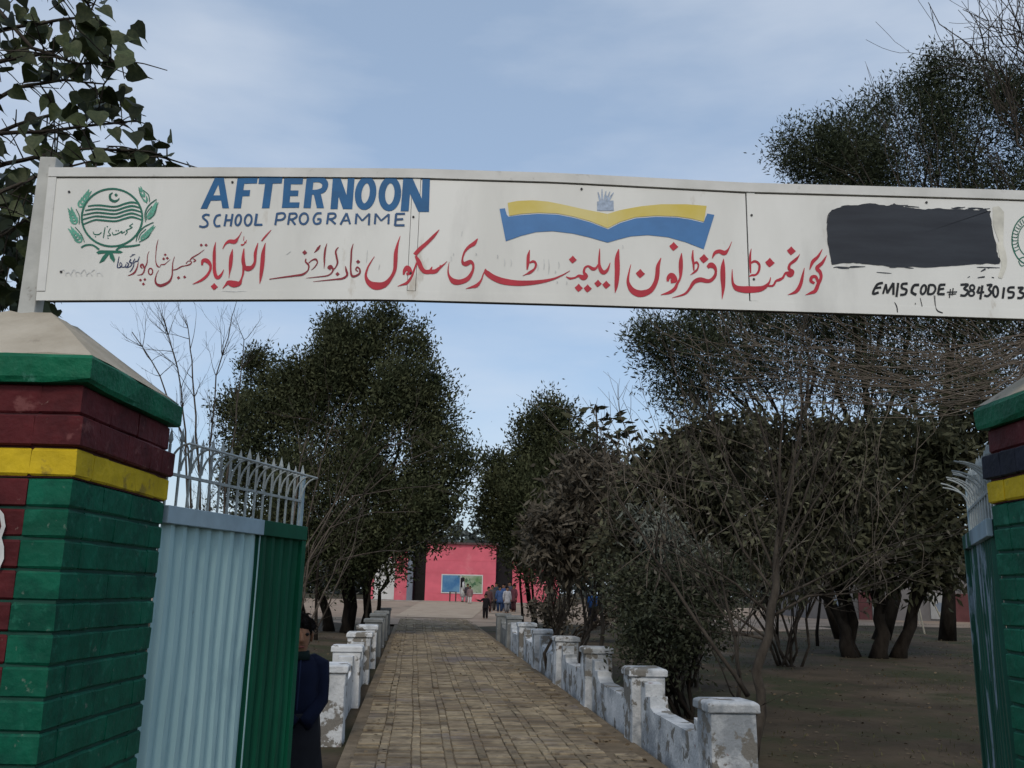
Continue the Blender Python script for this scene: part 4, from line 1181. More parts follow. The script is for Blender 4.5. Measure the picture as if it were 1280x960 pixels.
# ================================================================ vegetation
def unit(a):
    return a / np.maximum(np.linalg.norm(a, axis=1, keepdims=True), 1e-9)
def leaves(name, m, parent, c, d, L_, W_, rg, kind=None, flat_up=0.0):
    """Pointed leaf faces: c root points, d pointing directions, L_ lengths, W_ widths."""
    N = len(c)
    d = unit(d)
    s = rg.normal(size=(N, 3))
    if flat_up:
        s[:, 2] *= (1 - flat_up)
    s = unit(s - d * (s * d).sum(1, keepdims=True))
    nrm = np.cross(d, s)
    L_ = np.broadcast_to(L_, (N,))[:, None]
    W_ = np.broadcast_to(W_, (N,))[:, None]
    v = np.empty((N, 4, 3))
    v[:, 0] = c
    v[:, 1] = c + d * L_ * 0.5 + s * W_ * 0.5 + nrm * W_ * 0.12
    v[:, 2] = c + d * L_
    v[:, 3] = c + d * L_ * 0.5 - s * W_ * 0.5 + nrm * W_ * 0.12
    me = bpy.data.meshes.new(name)
    me.vertices.add(N * 4)
    me.vertices.foreach_set('co', v.reshape(-1))
    me.loops.add(N * 4)
    me.loops.foreach_set('vertex_index', np.arange(N * 4, dtype=np.int32))
    me.polygons.add(N)
    me.polygons.foreach_set('loop_start', np.arange(N, dtype=np.int32) * 4)
    me.update(calc_edges=True)
    me.validate()
    me.materials.append(m)
    o = bpy.data.objects.new(name, me)
    C.objects.link(o)
    if parent: adopt(o, parent)
    if kind: o['kind'] = kind
    return o

def ell(px, py, rx, ry, Y, rd=None):
    c = at(px, py, Y)
    k = Y / FPX * 1.03
    return (np.array(c), np.array((rx * k, (rd if rd else rx * k * 0.9), ry * k)))

def crown_points(ells, n, rg, shell=0.5, rough=0.22):
    vol = np.array([(e[1][0] * e[1][1] * e[1][2]) ** 0.62 for e in ells])
    idx = rg.choice(len(ells), n, p=vol / vol.sum())
    u = unit(rg.normal(size=(n, 3)))
    lump = 1 + rough * (np.sin(u[:, 0] * 7 + idx * 1.7) * np.sin(u[:, 2] * 6 + idx) * np.sin(u[:, 1] * 5 + idx * .6)) + rg.normal(size=n) * rough * .35
    rr = (shell + (1 - shell) * rg.random(n) ** 0.6) * lump
    c = np.array([ells[i][0] for i in idx])
    a = np.array([ells[i][1] for i in idx])
    return c + u * a * rr[:, None], u, idx

def clump_leaves(pts, out, per, spread, rg, up=0.3, outw=0.6):
    n = len(pts)
    c = np.repeat(pts, per, 0) + rg.normal(size=(n * per, 3)) * spread
    d = np.repeat(out, per, 0) * outw + rg.normal(size=(n * per, 3)) * 0.6
    d[:, 2] += up
    return c, d

def wobble(a, b, n, amp, r, sag=0.0):
    a, b = Vector(a), Vector(b)
    pts = []
    l = (b - a).length
    o = Vector((0, 0, 0))
    for i in range(n + 1):
        t = i / n
        p = a.lerp(b, t) + Vector((0, 0, sag * math.sin(math.pi * t)))
        if 0 < i < n:
            o = o * 0.6 + Vector((r.gauss(0, 1), r.gauss(0, 1), r.gauss(0, .6))) * amp * l * .5
            p = p + o
        pts.append(p)
    return pts
def taper(r0, r1, n):
    return [r0 + (r1 - r0) * (i / n) ** 0.8 for i in range(n + 1)]

def plumes(ells, k, rg, size=.34, tall=1.5, upw=.55):
    ext = []
    for c, a in ells:
        for i in range(k):
            u = rg.normal(size=3); u[2] = abs(u[2]) * upw + (upw - .4); u /= np.linalg.norm(u)
            s = size * rg.uniform(.6, 1.2)
            m_ = min(a) * s
            ext.append((c + u * a * rg.uniform(.85, 1.05), np.array((m_, m_, m_ * tall * rg.uniform(.8, 1.3)))))
    return ells + ext
def tree(name, label, base, stems, ells, leaf, n_clump, per, spread, L_, W_, seed, bark='bark_dark', shell=0.5, up=0.3, outw=0.6, twigs=40, rough=0.22, group=None, cat='tree', twig_r=0.012):
    """stems: list of (foot offset, list of ellipsoid indices that the stem feeds, radius)."""
    rg = np.random.default_rng(seed)
    r = random.Random(seed)
    base = Vector(base)
    root = thing(name, base, label, cat, group)
    tb = MB()
    pts, out, idx = crown_points(ells, n_clump, rg, shell, rough)
    for (off, feed, rad) in stems:
        f = base + Vector(off)
        f.z = ground_z(f.x, f.y) - 0.12
        for j, e in enumerate(feed):
            tgt = Vector(ells[e][0])
            top = tgt + Vector((0, 0, ells[e][1][2] * 0.35))
            st = wobble(f, top, 9, 0.035, r)
            if j > 0:
                k = r.choice((2, 3, 4))
                st = wobble(main[k], top, 7, 0.04, r, 0.1)
                tb.tube(st, taper(main_r[k] * 0.7, 0.012, 7), 7)
            else:
                main, main_r = st, taper(rad, 0.02, 9)
                main_r[0] *= 1.25
                tb.tube(st, main_r, 9)
            mine = [p for p, i in zip(pts[:4000:3], idx[:4000:3]) if i == e]
            r.shuffle(mine)
            for p in mine[:max(3, 2 * twigs // max(1, len(ells)))]:
                k = r.randrange(3, len(st) - 1)
                tb.tube(wobble(st[k], p, 5, 0.06, r), taper(twig_r * 1.9, 0.004, 5), 5)
    tb.build('trunk', M[bark], root, smooth=True)
    c, d = clump_leaves(pts, out, per, spread, rg, up, outw)
    N = len(c)
    leaves('crown', M[leaf], root, c, d, L_ * rg.uniform(.65, 1.25, N), W_ * rg.uniform(.7, 1.2, N), rg)
    return root

# --- left of the path: broad dark evergreen
Yt = 26.0
e1 = [ell(455, 470, 62, 75, Yt), ell(482, 420, 30, 34, Yt), ell(420, 520, 70, 90, Yt), ell(335, 510, 38, 60, Yt + .8), ell(322, 462, 18, 24, Yt + .8), ell(295, 530, 26, 40, Yt + 1.2), ell(370, 570, 80, 90, Yt), ell(500, 560, 72, 90, Yt - .6),
      ell(548, 590, 40, 62, Yt - 1), ell(575, 600, 22, 45, Yt - 1.2), ell(430, 640, 100, 75, Yt - .8), ell(500, 650, 62, 55, Yt - 1), ell(330, 630, 55, 90, Yt + .6), ell(412, 425, 18, 30, Yt + .4), ell(548, 652, 26, 30, Yt - 1), ell(385, 480, 30, 40, Yt), ell(400, 700, 74, 44, Yt - .5), ell(470, 700, 48, 34, Yt - .8), ell(340, 700, 44, 50, Yt), ell(520, 500, 40, 60, Yt - .4), ell(515, 440, 22, 34, Yt - .2)]
e1 = plumes([(c_, a_ * .88) for c_, a_ in e1], 6, np.random.default_rng(5), .44, 1.7, .75)
tree('evergreen_tree', 'large dark evergreen tree with several stems left of the brick path', gnd(432, 790),
     [((0, 0, 0), [0, 1, 2], .17), ((.45, .2, 0), [7, 8, 9, 11, 14], .14), ((-.5, .3, 0), [6, 3, 4, 5], .15), ((.2, -.4, 0), [10, 12], .11), ((.75, -.1, 0), [11], .07), ((-1.1, .4, 0), [12, 15, 13], .09)],
     e1, 'leaf_evergreen', 14000, 11, 0.17, 0.13, 0.05, 21, shell=0.45, twigs=120, up=.45)
# --- right of the path: smaller evergreen with a pointed top
Yt = 27.0
e2 = [ell(684, 540, 34, 42, Yt), ell(690, 600, 62, 62, Yt), ell(640, 610, 34, 50, Yt), ell(655, 655, 56, 52, Yt - .3), ell(720, 620, 50, 75, Yt + .3), ell(624, 632, 22, 46, Yt - .3), ell(700, 690, 70, 45, Yt), ell(668, 705, 30, 28, Yt - .4)]
e2 = plumes([(c_, a_ * .88) for c_, a_ in e2], 6, np.random.default_rng(6), .44, 1.7, .75)
tree('evergreen_tree', 'smaller evergreen tree with a pointed top right of the brick path', gnd(684, 787),
     [((0, 0, 0), [0, 1], .13), ((-.4, .1, 0), [2, 3, 5, 7], .10), ((.4, .3, 0), [4, 6], .11)],
     e2, 'leaf_evergreen', 6000, 11, 0.16, 0.125, 0.05, 22, shell=0.45, twigs=60, up=.5)
# --- tall feathery tree over the right of the board
Yt = 27.0
e4 = [ell(860, 445, 74, 52, Yt - 1.5), ell(920, 415, 80, 50, Yt - 1), ell(822, 430, 34, 34, Yt - 1.5), ell(1010, 400, 100, 60, Yt), ell(1120, 400, 130, 72, Yt + .5), ell(1060, 230, 80, 85, Yt), ell(1010, 190, 46, 42, Yt),
      ell(1140, 200, 110, 110, Yt + .5), ell(1230, 170, 90, 120, Yt + 1), ell(1200, 330, 120, 100, Yt + .5), ell(1270, 300, 90, 130, Yt + 1), ell(1190, 110, 60, 50, Yt + .5), ell(1060, 310, 90, 70, Yt), ell(900, 480, 50, 26, Yt - 1), ell(1290, 420, 80, 70, Yt + 1), ell(980, 470, 60, 30, Yt), ell(1080, 480, 70, 34, Yt), ell(1180, 480, 80, 40, Yt + .5), ell(850, 500, 36, 22, Yt - 1)]
e4 = plumes([(c_, a_ * .9) for c_, a_ in e4], 7, np.random.default_rng(7), .36, .8, .45)
tree('feathery_tree', 'tall fine-leaved dark tree rising behind the right end of the board', gnd(1100, 800),
     [((0, 0, 0), [12, 5, 6, 7, 11], .22), ((-1.0, .3, 0), [3, 0, 1, 2, 13], .18), ((2.2, .4, 0), [9, 8, 10, 4, 14], .22)],
     e4, 'leaf_olive', 15000, 12, 0.24, 0.17, 0.042, 23, shell=0.35, twigs=170, up=0.15, outw=.8, rough=0.30, twig_r=.022)
# --- broad-leaved tree with a fan of dark stems on the right lawn
Yt = 21.5
e6 = [ell(1040, 640, 66, 60, Yt), ell(1110, 620, 80, 70, Yt), ell(1170, 650, 48, 60, Yt), ell(1090, 690, 80, 40, Yt - .4), ell(1170, 700, 36, 34, Yt - .3), ell(1010, 590, 50, 36, Yt), ell(1120, 560, 70, 34, Yt + .3), ell(1190, 580, 30, 40, Yt), ell(1215, 520, 30, 50, Yt + .5), ell(990, 680, 40, 40, Yt)]
e6 = plumes(e6, 3, np.random.default_rng(8), .34, .9, .2)
tree('broad_leaf_tree', 'many-stemmed broad-leaved tree with a fan of black trunks on the right lawn', gnd(1090, 822),
     [((-.45, 0, 0), [9, 5], .17), ((-.30, .25, 0), [0, 6], .16), ((.10, -.1, 0), [3, 1], .20), ((.60, .1, 0), [4, 2, 7, 8], .18), ((-.2, .4, 0), [5], .13), ((.3, .5, 0), [1, 6], .07)],
     e6, 'leaf_broad', 3000, 9, 0.20, 0.24, 0.09, 24, shell=0.5, twigs=60, up=-.2, outw=.5, twig_r=.018)
# --- dusty shrubs behind the right wall
def shrub(name, label, base, ells, leaf, n, per, spread, L_, W_, seed, up=-.3, cat='shrub', stems=5, bark='twig', group=None, shell=.4):
    rg = np.random.default_rng(seed)
    r = random.Random(seed)
    base = Vector(base)
    root = thing(name, base, label, cat, group)
    ells = plumes(ells, 3, rg, .4, 1.1, .5)
    pts, out, idx = crown_points(ells, n, rg, shell, .4)
    tb = MB()
    for k in range(stems):
        e = ells[k % len(ells)]
        f = base + Vector((r.uniform(-.25, .25), r.uniform(-.2, .2), 0))
        f.z = ground_z(f.x, f.y) - .06
        st = wobble(f, Vector(e[0]) + Vector((r.uniform(-.4, .4) * e[1][0], 0, e[1][2] * r.uniform(0, .6))), 8, .05, r)
        tb.tube(st, taper(.032, .008, 8), 6)
        mine = [p for p, i in zip(pts[:1500], idx[:1500]) if i == k % len(ells)]
        r.shuffle(mine)
        for p in mine[:14]:
            tb.tube(wobble(st[r.randrange(2, 8)], p, 5, .07, r), taper(.011, .003, 5), 4)
    tb.build('stems', M[bark], root, smooth=True)
    c, d = clump_leaves(pts, out, per, spread, rg, up, .5)
    N = len(c)
    leaves('foliage', M[leaf], root, c, d, L_ * rg.uniform(.6, 1.25, N), W_ * rg.uniform(.7, 1.2, N), rg)
    return root
Yt = 11.2
shrub('shrub', 'dense dark shrub growing just behind the right wall posts', gnd(845, 893),
      [ell(845, 770, 62, 62, Yt), ell(815, 805, 42, 42, Yt), ell(880, 750, 46, 50, Yt), ell(800, 740, 40, 40, Yt + .4)], 'leaf_shrub', 1200, 12, .10, .07, .03, 31, up=.1, stems=9, bark='bark_dark')
Yt = 14.5
shrub('dusty_shrub', 'tall brown dusty-leaved shrub beside the pointed evergreen', gnd(702, 842),
      [ell(730, 635, 48, 56, Yt), ell(700, 680, 42, 40, Yt), ell(772, 670, 44, 44, Yt), ell(750, 600, 36, 30, Yt + .4)], 'leaf_dusty', 1300, 10, .11, .16, .05, 32, stems=4)
Yt = 12.5
shrub('dusty_shrub', 'wide brown dusty-leaved shrub in the middle of the right thicket', gnd(860, 858),
      [ell(840, 630, 60, 56, Yt), ell(800, 680, 50, 46, Yt), ell(890, 680, 56, 46, Yt), ell(880, 590, 50, 34, Yt + .5), ell(820, 580, 24, 28, Yt), ell(905, 550, 34, 28, Yt), ell(860, 560, 24, 24, Yt)], 'leaf_olivebrown', 1800, 10, .11, .15, .05, 33, stems=9)
shrub('grey_shrub', 'pale grey-green drooping leaves in front of the dusty shrub', gnd(850, 866),
      [ell(838, 682, 34, 26, 11.6), ell(812, 660, 24, 20, 11.6), ell(870, 700, 24, 18, 11.6)], 'leaf_grey', 120, 7, .07, .15, .035, 34, stems=4)
Yt = 16.5
shrub('dusty_shrub', 'brown dusty-leaved shrub in front of the fan of black trunks', gnd(985, 832),
      [ell(960, 640, 60, 60, Yt), ell(1010, 620, 60, 56, Yt), ell(920, 600, 50, 44, Yt), ell(1060, 600, 46, 44, Yt), ell(980, 700, 50, 40, Yt), ell(1000, 550, 36, 30, Yt), ell(940, 545, 28, 28, Yt), ell(1080, 550, 40, 30, Yt)], 'leaf_olivebrown', 1600, 10, .13, .18, .06, 35, stems=9)
shrub('dry_hedge', 'ragged dry plants along the wall behind the pointed evergreen', gnd(700, 800),
      [ell(696, 764, 28, 18, 24), ell(775, 766, 24, 20, 24)], 'leaf_dusty', 260, 8, .12, .14, .06, 36, stems=9, up=.2)
# --- young tree with long leaves against the sky
rg = np.random.default_rng(41); r = random.Random(41)
yb = Vector(gnd(752, 850))
yt_ = thing('young_tree', yb, 'slender young tree with a tuft of long leaves against the sky', 'tree')
tb = MB()
top = at(745, 512, yb.y)
st = wobble(yb - Vector((0, 0, .1)), top, 10, .012, r)
tb.tube(st, taper(.04, .012, 10), 6)
cs, ds = [], []
for (px, py) in ((745, 512), (722, 520), (768, 522), (735, 540), (760, 548), (715, 545), (778, 540), (748, 530), (740, 560), (765, 570), (728, 565), (755, 590), (735, 590)):
    q = at(px, py, yb.y + r.uniform(-.35, .35))
    tb.tube(wobble(st[r.choice((7, 8, 9))], q, 4, .05, r), taper(.012, .004, 4), 5)
    for k in range(12):
        a = r.uniform(0, 6.28)
        cs.append(q + Vector((r.gauss(0, .05), r.gauss(0, .05), r.gauss(0, .05))))
        ds.append(Vector((math.cos(a), math.sin(a), r.uniform(-.5, .5))))
tb.build('trunk', M['bark'], yt_, smooth=True)
cs, ds = np.array(cs), np.array(ds)
leaves('crown', M['leaf_broad'], yt_, cs, ds, .26 * rg.uniform(.7, 1.1, len(cs)), .085, rg)

# --- bare trees and whips
def bare(tb, p, d, length, rad, depth, r, spread=0.5, up=0.12, kids=(2, 4), n=6, sides=5, minr=.0028, nodes=None):
    pts = [Vector(p)]
    d = Vector(d).normalized()
    for i in range(n):
        d = (d + Vector((r.gauss(0, .10), r.gauss(0, .10), r.gauss(0, .07) + up * .25))).normalized()
        pts.append(pts[-1] + d * (length / n))
    tb.tube(pts, taper(rad, max(rad * .35, minr), n), sides if depth > 1 else 4)
    if nodes is not None and depth <= 1:
        nodes += pts[2:]
    if depth <= 0: return
    for k in range(r.randint(*kids)):
        i = r.randrange(max(1, n // 3), n + 1)
        a = Vector((r.gauss(0, 1), r.gauss(0, 1), r.gauss(0, .7))).normalized()
        nd = (d + a * spread).normalized()
        bare(tb, pts[i], nd, length * r.uniform(.5, .8), max(rad * .45 * (1 - .3 * i / n), minr), depth - 1, r, spread, up, kids, n, sides, minr, nodes)

# bare tree just behind the nearest right wall post
r = random.Random(51)
b0 = Vector(gnd(938, 945))
bt = thing('bare_tree', b0, 'leafless tree with a crooked trunk behind the nearest wall post', 'tree')
tb = MB()
Yb = b0.y
trunk = [b0 - Vector((0, 0, .1)), at(944, 925, Yb), at(952, 895, Yb), at(951, 865, Yb), at(945, 840, Yb), at(952, 818, Yb), at(961, 795, Yb), at(963, 765, Yb), at(970, 735, Yb + .05), at(970, 700, Yb + .1), at(975, 655, Yb + .15)]
tb.tube(trunk, [.068, .052, .046, .044, .047, .045, .040, .042, .037, .034, .027], 10)
nodes = []
def limb(path, r0, r1, kids, depth=1, spread=.55, tbx=None):
    tbx = tbx or tb
    pts = [Vector(q) for q in path]
    fine = []
    for a, c in zip(pts, pts[1:]):
        w_ = wobble(a, c, 3, .025, r)
        fine += w_[:-1]
    fine.append(pts[-1])
    tbx.tube(fine, taper(r0, r1, len(fine) - 1), 6)
    for k in range(kids):
        i = r.randrange(1, len(fine))
        dv = (fine[min(i + 1, len(fine) - 1)] - fine[i - 1]).normalized()
        nd = (dv + Vector((r.gauss(0, 1), r.gauss(0, 1), r.gauss(.2, .8))) * spread).normalized()
        bare(tbx, fine[i], nd, r.uniform(.35, .9), max(r1, .004), depth, r, .5, .15, (1, 3), 5, 4, .002, nodes)
for path in ([(972, 700), (990, 600), (1010, 500), (1020, 420)], [(968, 740), (930, 690), (890, 600), (860, 520), (840, 450)], [(975, 655), (960, 560), (930, 470), (905, 400)],
             [(975, 660), (975, 560), (985, 470), (980, 400)], [(970, 720), (1010, 640), (1060, 560), (1085, 480)], [(965, 770), (920, 730), (870, 700), (820, 670)],
             [(968, 750), (1030, 720), (1090, 690), (1150, 668)], [(962, 800), (920, 790), (885, 740), (850, 700)], [(972, 690), (1000, 640), (1040, 520), (1050, 430)], [(970, 720), (940, 640), (900, 560), (880, 470)],
             [(966, 770), (1010, 745), (1060, 742), (1120, 720)], [(962, 800), (905, 760), (860, 650), (835, 560)], [(975, 670), (1000, 560), (1000, 480), (1005, 400)]):
    dy = r.uniform(-.5, .7)
    limb([at(x, y, Yb + .1 + dy * i / 3) for i, (x, y) in enumerate(path)], .016, .004, 15)
# second stem slanting across the wall
limb([gnd(918, 935), at(925, 850, Yb + .1), at(912, 770, Yb + .2), at(900, 720, Yb + .2)], .028, .010, 5)
limb([at(935, 870, Yb), at(880, 790, Yb - .1), at(820, 700, Yb), at(765, 610, Yb)], .024, .008, 6)
tb.build('trunk', M['bark'], bt, smooth=True)
tb = MB()
for k in range(58):
    x_, y_ = r.uniform(760, 1130), r.uniform(560, 760)
    f_ = at(x_, y_, Yb + r.uniform(.3, 1.6))
    a_ = r.gauss(1.35 if x_ > 960 else 1.8, .55)
    l_ = r.uniform(70, 190)
    t_ = at(x_ + l_ * math.cos(a_), y_ - l_ * abs(math.sin(a_)), Yb + r.uniform(.3, 1.6))
    q = wobble(f_, t_, 6, .05, r, .04)
    tb.tube(q, taper(.0055, .0018, 6), 4)
    for m_ in range(3):
        i = r.randrange(2, 6)
        bare(tb, q[i], (q[i + 1] - q[i - 1]).normalized() + Vector((r.gauss(0, .5), r.gauss(0, .4), r.gauss(.1, .4))), r.uniform(.15, .45), .003, 0, r, n=5, minr=.0015)
tb.build('fine_twigs', M['twig_pale'], bt, smooth=True)
rg = np.random.default_rng(52)
nd = np.array([tuple(q) for q in nodes])
sel = rg.choice(len(nd), min(len(nd), 520), replace=False)
c = nd[sel] + rg.normal(size=(len(sel), 3)) * .012
d = rg.normal(size=(len(sel), 3)); d[:, 2] -= 1.0
leaves('withered_leaves', M['leaf_dusty'], bt, c, d, .075 * rg.uniform(.6, 1.2, len(sel)), .03, rg, kind='stuff')

# whips arching in from the right, above the right pillar
r = random.Random(61)
w0 = Vector(at(1420, 760, 7.2)); w0.z = gz(7.2)
wt = thing('bare_tree', w0, 'leafless tree beyond the right pillar with long whips arching over it', 'tree')
tb = MB()
hub = [w0 - Vector((0, 0, .1)), at(1410, 640, 7.2), at(1395, 540, 7.1), at(1370, 470, 7.0)]
tb.tube(hub, [.09, .075, .06, .045], 8)
nodes = []
for k in range(52):
    Yk = 6.9 + r.uniform(-.8, .9)
    ys_ = r.uniform(425, 500)
    xe, ye = r.uniform(860, 1180), r.uniform(392, 500)
    hook = r.uniform(0, 70) if r.random() < .65 else r.uniform(-15, 15)
    P_ = [at(1375, 470, 7.0), at(1300, ys_ - r.uniform(0, 15), (Yk + 7) / 2), at((1300 + xe) / 2 + 30, (ys_ + ye) / 2 + 12 + hook * .45, Yk), at(xe + 40, ye + hook * .15, Yk), at(xe, ye - hook * .55, Yk)]
    q = []
    for i in range(len(P_) - 1):
        p0, p1, p2, p3 = P_[max(i - 1, 0)], P_[i], P_[i + 1], P_[min(i + 2, len(P_) - 1)]
        for t in (0, .25, .5, .75):
            q.append(0.5 * ((2 * p1) + (-p0 + p2) * t + (2 * p0 - 5 * p1 + 4 * p2 - p3) * t * t + (-p0 + 3 * p1 - 3 * p2 + p3) * t ** 3))
    q.append(P_[-1])
    q = [v + Vector((r.gauss(0, .008), r.gauss(0, .008), r.gauss(0, .008))) for v in q]
    tb.tube(q, taper(r.uniform(.004, .0075), .0015, len(q) - 1), 5)
    for m_ in range(4):
        i = r.randrange(3, len(q) - 1)
        dv = (q[i + 1] - q[i - 1]).normalized()
        bare(tb, q[i], dv + Vector((r.gauss(0, .3), r.gauss(0, .3), r.gauss(.35, .3))), r.uniform(.2, .7), .003, 0, r, n=5, minr=.0015)
tb.build('trunk', M['twig_pale'], wt, smooth=True)
tb = MB()
# crown of bare twigs in the top right corner
for k in range(12):
    f = at(1330, r.uniform(120, 300), 9 + r.uniform(-.6, .6))
    t_ = at(r.uniform(1150, 1290), r.uniform(-30, 50), 9 + r.uniform(-.8, .8))
    q = wobble(f, t_, 7, .05, r, .1)
    tb.tube(q, taper(.016, .004, 7), 5)
    for m_ in range(6):
        i = r.randrange(2, 7)
        bare(tb, q[i], (q[i + 1] - q[i - 1]).normalized() + Vector((r.gauss(0, .6), r.gauss(0, .5), r.gauss(.1, .4))), r.uniform(.3, .8), .0065, 1, r, .6, .1, (1, 3), 5)
tb.tube([at(1390, 540, 7.1), at(1370, 400, 8), at(1330, 200, 9)], [.05, .04, .02], 7)
for k in range(26):
    x_ = r.uniform(1040, 1290)
    q = wobble(at(x_ + r.uniform(20, 90), 260, 9.2), at(x_, r.uniform(40, 190) + max(0, 1180 - x_) * .35, 9.2 + r.uniform(-.5, .5)), 6, .04, r, .05)
    tb.tube(q, taper(.007, .002, 6), 4)
    bare(tb, q[3], (q[4] - q[2]).normalized() + Vector((r.gauss(0, .4), 0, r.gauss(0, .3))), .5, .004, 0, r, n=5, minr=.0018)
tb.build('upper_branches', M['bark'], wt, smooth=True)

# left: bare tree behind the gate leaf, bare shrub in front of the evergreen
r = random.Random(71)
g0 = Vector(gnd(245, 805))
lt = thing('bare_tree', g0, 'leafless tree standing against the sky behind the left gate leaf', 'tree')
tb = MB()
nodes = []
for path in ([(245, 800), (240, 680), (235, 560), (200, 470), (165, 415)], [(250, 800), (262, 660), (262, 560), (270, 470), (290, 395)], [(240, 800), (235, 640), (232, 540), (222, 460), (205, 398)], [(250, 800), (280, 650), (290, 560), (300, 480), (305, 425)], [(245, 760), (250, 600), (245, 520), (240, 450), (235, 410)]):
    limb([at(x, y, g0.y + i * .1) for i, (x, y) in enumerate(path)], .036, .010, 20, 2, .6)
tb.build('trunk', M['bark'], lt, smooth=True)
g0 = Vector(gnd(385, 850))
ls = thing('bare_shrub', g0, 'leafless shrub with long pale twigs in front of the left evergreen', 'shrub')
tb = MB()
for path in ([(385, 850), (392, 760), (400, 680), (430, 600), (470, 520)], [(385, 850), (400, 740), (440, 640), (500, 580), (545, 560)], [(388, 850), (395, 700), (440, 610), (480, 560), (520, 545)], [(385, 850), (396, 720), (405, 600), (412, 540), (440, 490)],
             [(390, 850), (410, 700), (450, 620), (505, 610), (550, 605)], [(385, 850), (392, 730), (420, 660), (470, 640), (520, 640)], [(380, 850), (385, 700), (380, 600), (385, 540), (395, 490)], [(392, 850), (420, 760), (430, 700), (470, 690), (500, 690)], [(392, 850), (412, 800), (425, 740), (440, 690), (452, 640)]):
    limb([at(x - (34, 24, 8, 0, 0)[i], y, g0.y + r.uniform(-.1, .5) * i) for i, (x, y) in enumerate(path)], .018, .005, 11, 1, .5)
tb.build('stems', M['twig'], ls, smooth=True)
# thin saplings by the far right wall
for i, (px, py, tx, ty) in enumerate(((655, 788, 650, 700), (672, 790, 662, 700), (681, 792, 690, 705), (1022, 808, 1024, 690), (395, 800, 398, 700), (456, 795, 462, 700))):
    g = Vector(gnd(px, py))
    lab = ('thin sapling stem nearest the end of the right wall', 'thin leaning sapling stem between two others right of the path', 'thin upright sapling stem below the pointed evergreen', 'thin dark sapling on the lawn left of the black trunks', 'thin sapling stem behind the left path wall, leftmost', 'thin sapling stem beside the trunks of the left evergreen')[i]
    s = thing('sapling', g, lab, 'sapling', 'saplings near the path')
    b = MB()
    b.tube(wobble(g - Vector((0, 0, .08)), at(tx, ty, g.y), 6, .02, r), taper(.05, .025, 6), 6)
    for k in range(5):
        bare(b, g + (at(tx, ty, g.y) - g) * r.uniform(.5, .95), Vector((r.gauss(0, 1), r.gauss(0, 1), 1)), .6, .012, 1, r)
    b.build('trunk', M['bark_dark'], s, smooth=True)

# --- heart-leaved tree in the top left corner, close to the camera
r = random.Random(81)
YP = 5.0
p0 = Vector(at(-170, 800, YP)); p0.z = gz(YP)
pt = thing('heart_leaf_tree', p0, 'tree with large glossy heart-shaped leaves in the top left corner', 'tree')
tb = MB()
trunk = [p0 - Vector((0, 0, .1)), at(-160, 600, YP), at(-150, 400, YP), at(-120, 200, YP), at(-90, 20, YP), at(-60, -160, YP)]
tb.tube(trunk, [.13, .11, .10, .08, .06, .04], 10)
twig_nodes = []
for (a, path) in ((2, [(-60, 330), (10, 290), (50, 260)]), (3, [(-40, 180), (40, 150), (110, 130), (150, 125)]), (3, [(-60, 220), (30, 200), (110, 185), (190, 190), (215, 200)]), (4, [(-20, 40), (50, 30), (110, 20), (118, 5)]), (4, [(-40, -20), (40, 60), (100, 80), (150, 75)]),
                  (3, [(-50, 150), (20, 110), (80, 100), (130, 105)]), (2, [(-80, 300), (0, 240), (60, 215), (120, 200)]), (2, [(-90, 380), (-20, 350), (20, 330)]), (4, [(-20, 80), (40, 70), (80, 60), (110, 50)]), (5, [(-10, -60), (60, -30), (100, -10), (115, 15)]), (3, [(-60, 170), (50, 165), (130, 155), (170, 150)])):
    dy = r.uniform(-.45, .45)
    P_ = [trunk[a]] + [at(x, y, YP + dy) for x, y in path]
    fine = []
    for u, v in zip(P_, P_[1:]):
        fine += wobble(u, v, 4, .03, r)[:-1]
    fine.append(P_[-1])
    tb.tube(fine, taper(.02, .004, len(fine) - 1), 6)
    for i, q in enumerate(fine[4:]):
        twig_nodes.append(q)
        for k in range(2):
            e = q + Vector((r.gauss(0, .10), r.gauss(0, .16), r.gauss(-.02, .10)))
            tb.tube([q, (q + e) / 2 + Vector((0, 0, .01)), e], [.005, .004, .003], 4)
            twig_nodes.append(e)
tk = tb.build('trunk', M['bark'], pt, smooth=True)
def heart(seed):
    q = random.Random(seed)
    b = MB()
    half = [(0.0, 0.0), (0.30, -0.06), (0.47, 0.12), (0.46, 0.34), (0.30, 0.60), (0.12, 0.82), (0.04, 0.92), (0.0, 1.22)]
    k = q.uniform(.08, .38)
    c = q.uniform(-.2, .75)
    mid = [(0, y, -.25 * c * y * y) for _, y in half]
    rt_ = [(x, y, k * x + -.25 * c * y * y + q.uniform(-.012, .012)) for x, y in half[1:-1]]
    lf_ = [(-x, y, k * x + -.25 * c * y * y + q.uniform(-.012, .012)) for x, y in half[1:-1]]
    ms = [(0, 0, 0), (0, .34, mid[3][2]), (0, .8, mid[5][2]), (0, 1.22, mid[7][2])]
    vs = ms + rt_ + lf_
    R0, L0 = 4, 4 + len(rt_)
    fs = [(0, R0, R0 + 1, 1), (1, R0 + 1, R0 + 2), (1, R0 + 2, R0 + 3, 2), (2, R0 + 3, R0 + 4), (2, R0 + 4, R0 + 5, 3),
          (0, 1, L0 + 1, L0), (1, L0 + 2, L0 + 1), (1, 2, L0 + 3, L0 + 2), (2, L0 + 4, L0 + 3), (2, 3, L0 + 5, L0 + 4)]
    b.add(vs, fs)
    me = bpy.data.meshes.new('leaf')
    me.from_pydata(b.v, [], b.f)
    me.polygons.foreach_set('use_smooth', [True] * len(me.polygons))
    me.materials.append(M['leaf_heart'])
    return me, b
hearts = [heart(k) for k in range(5)]
crown_rest = MB()
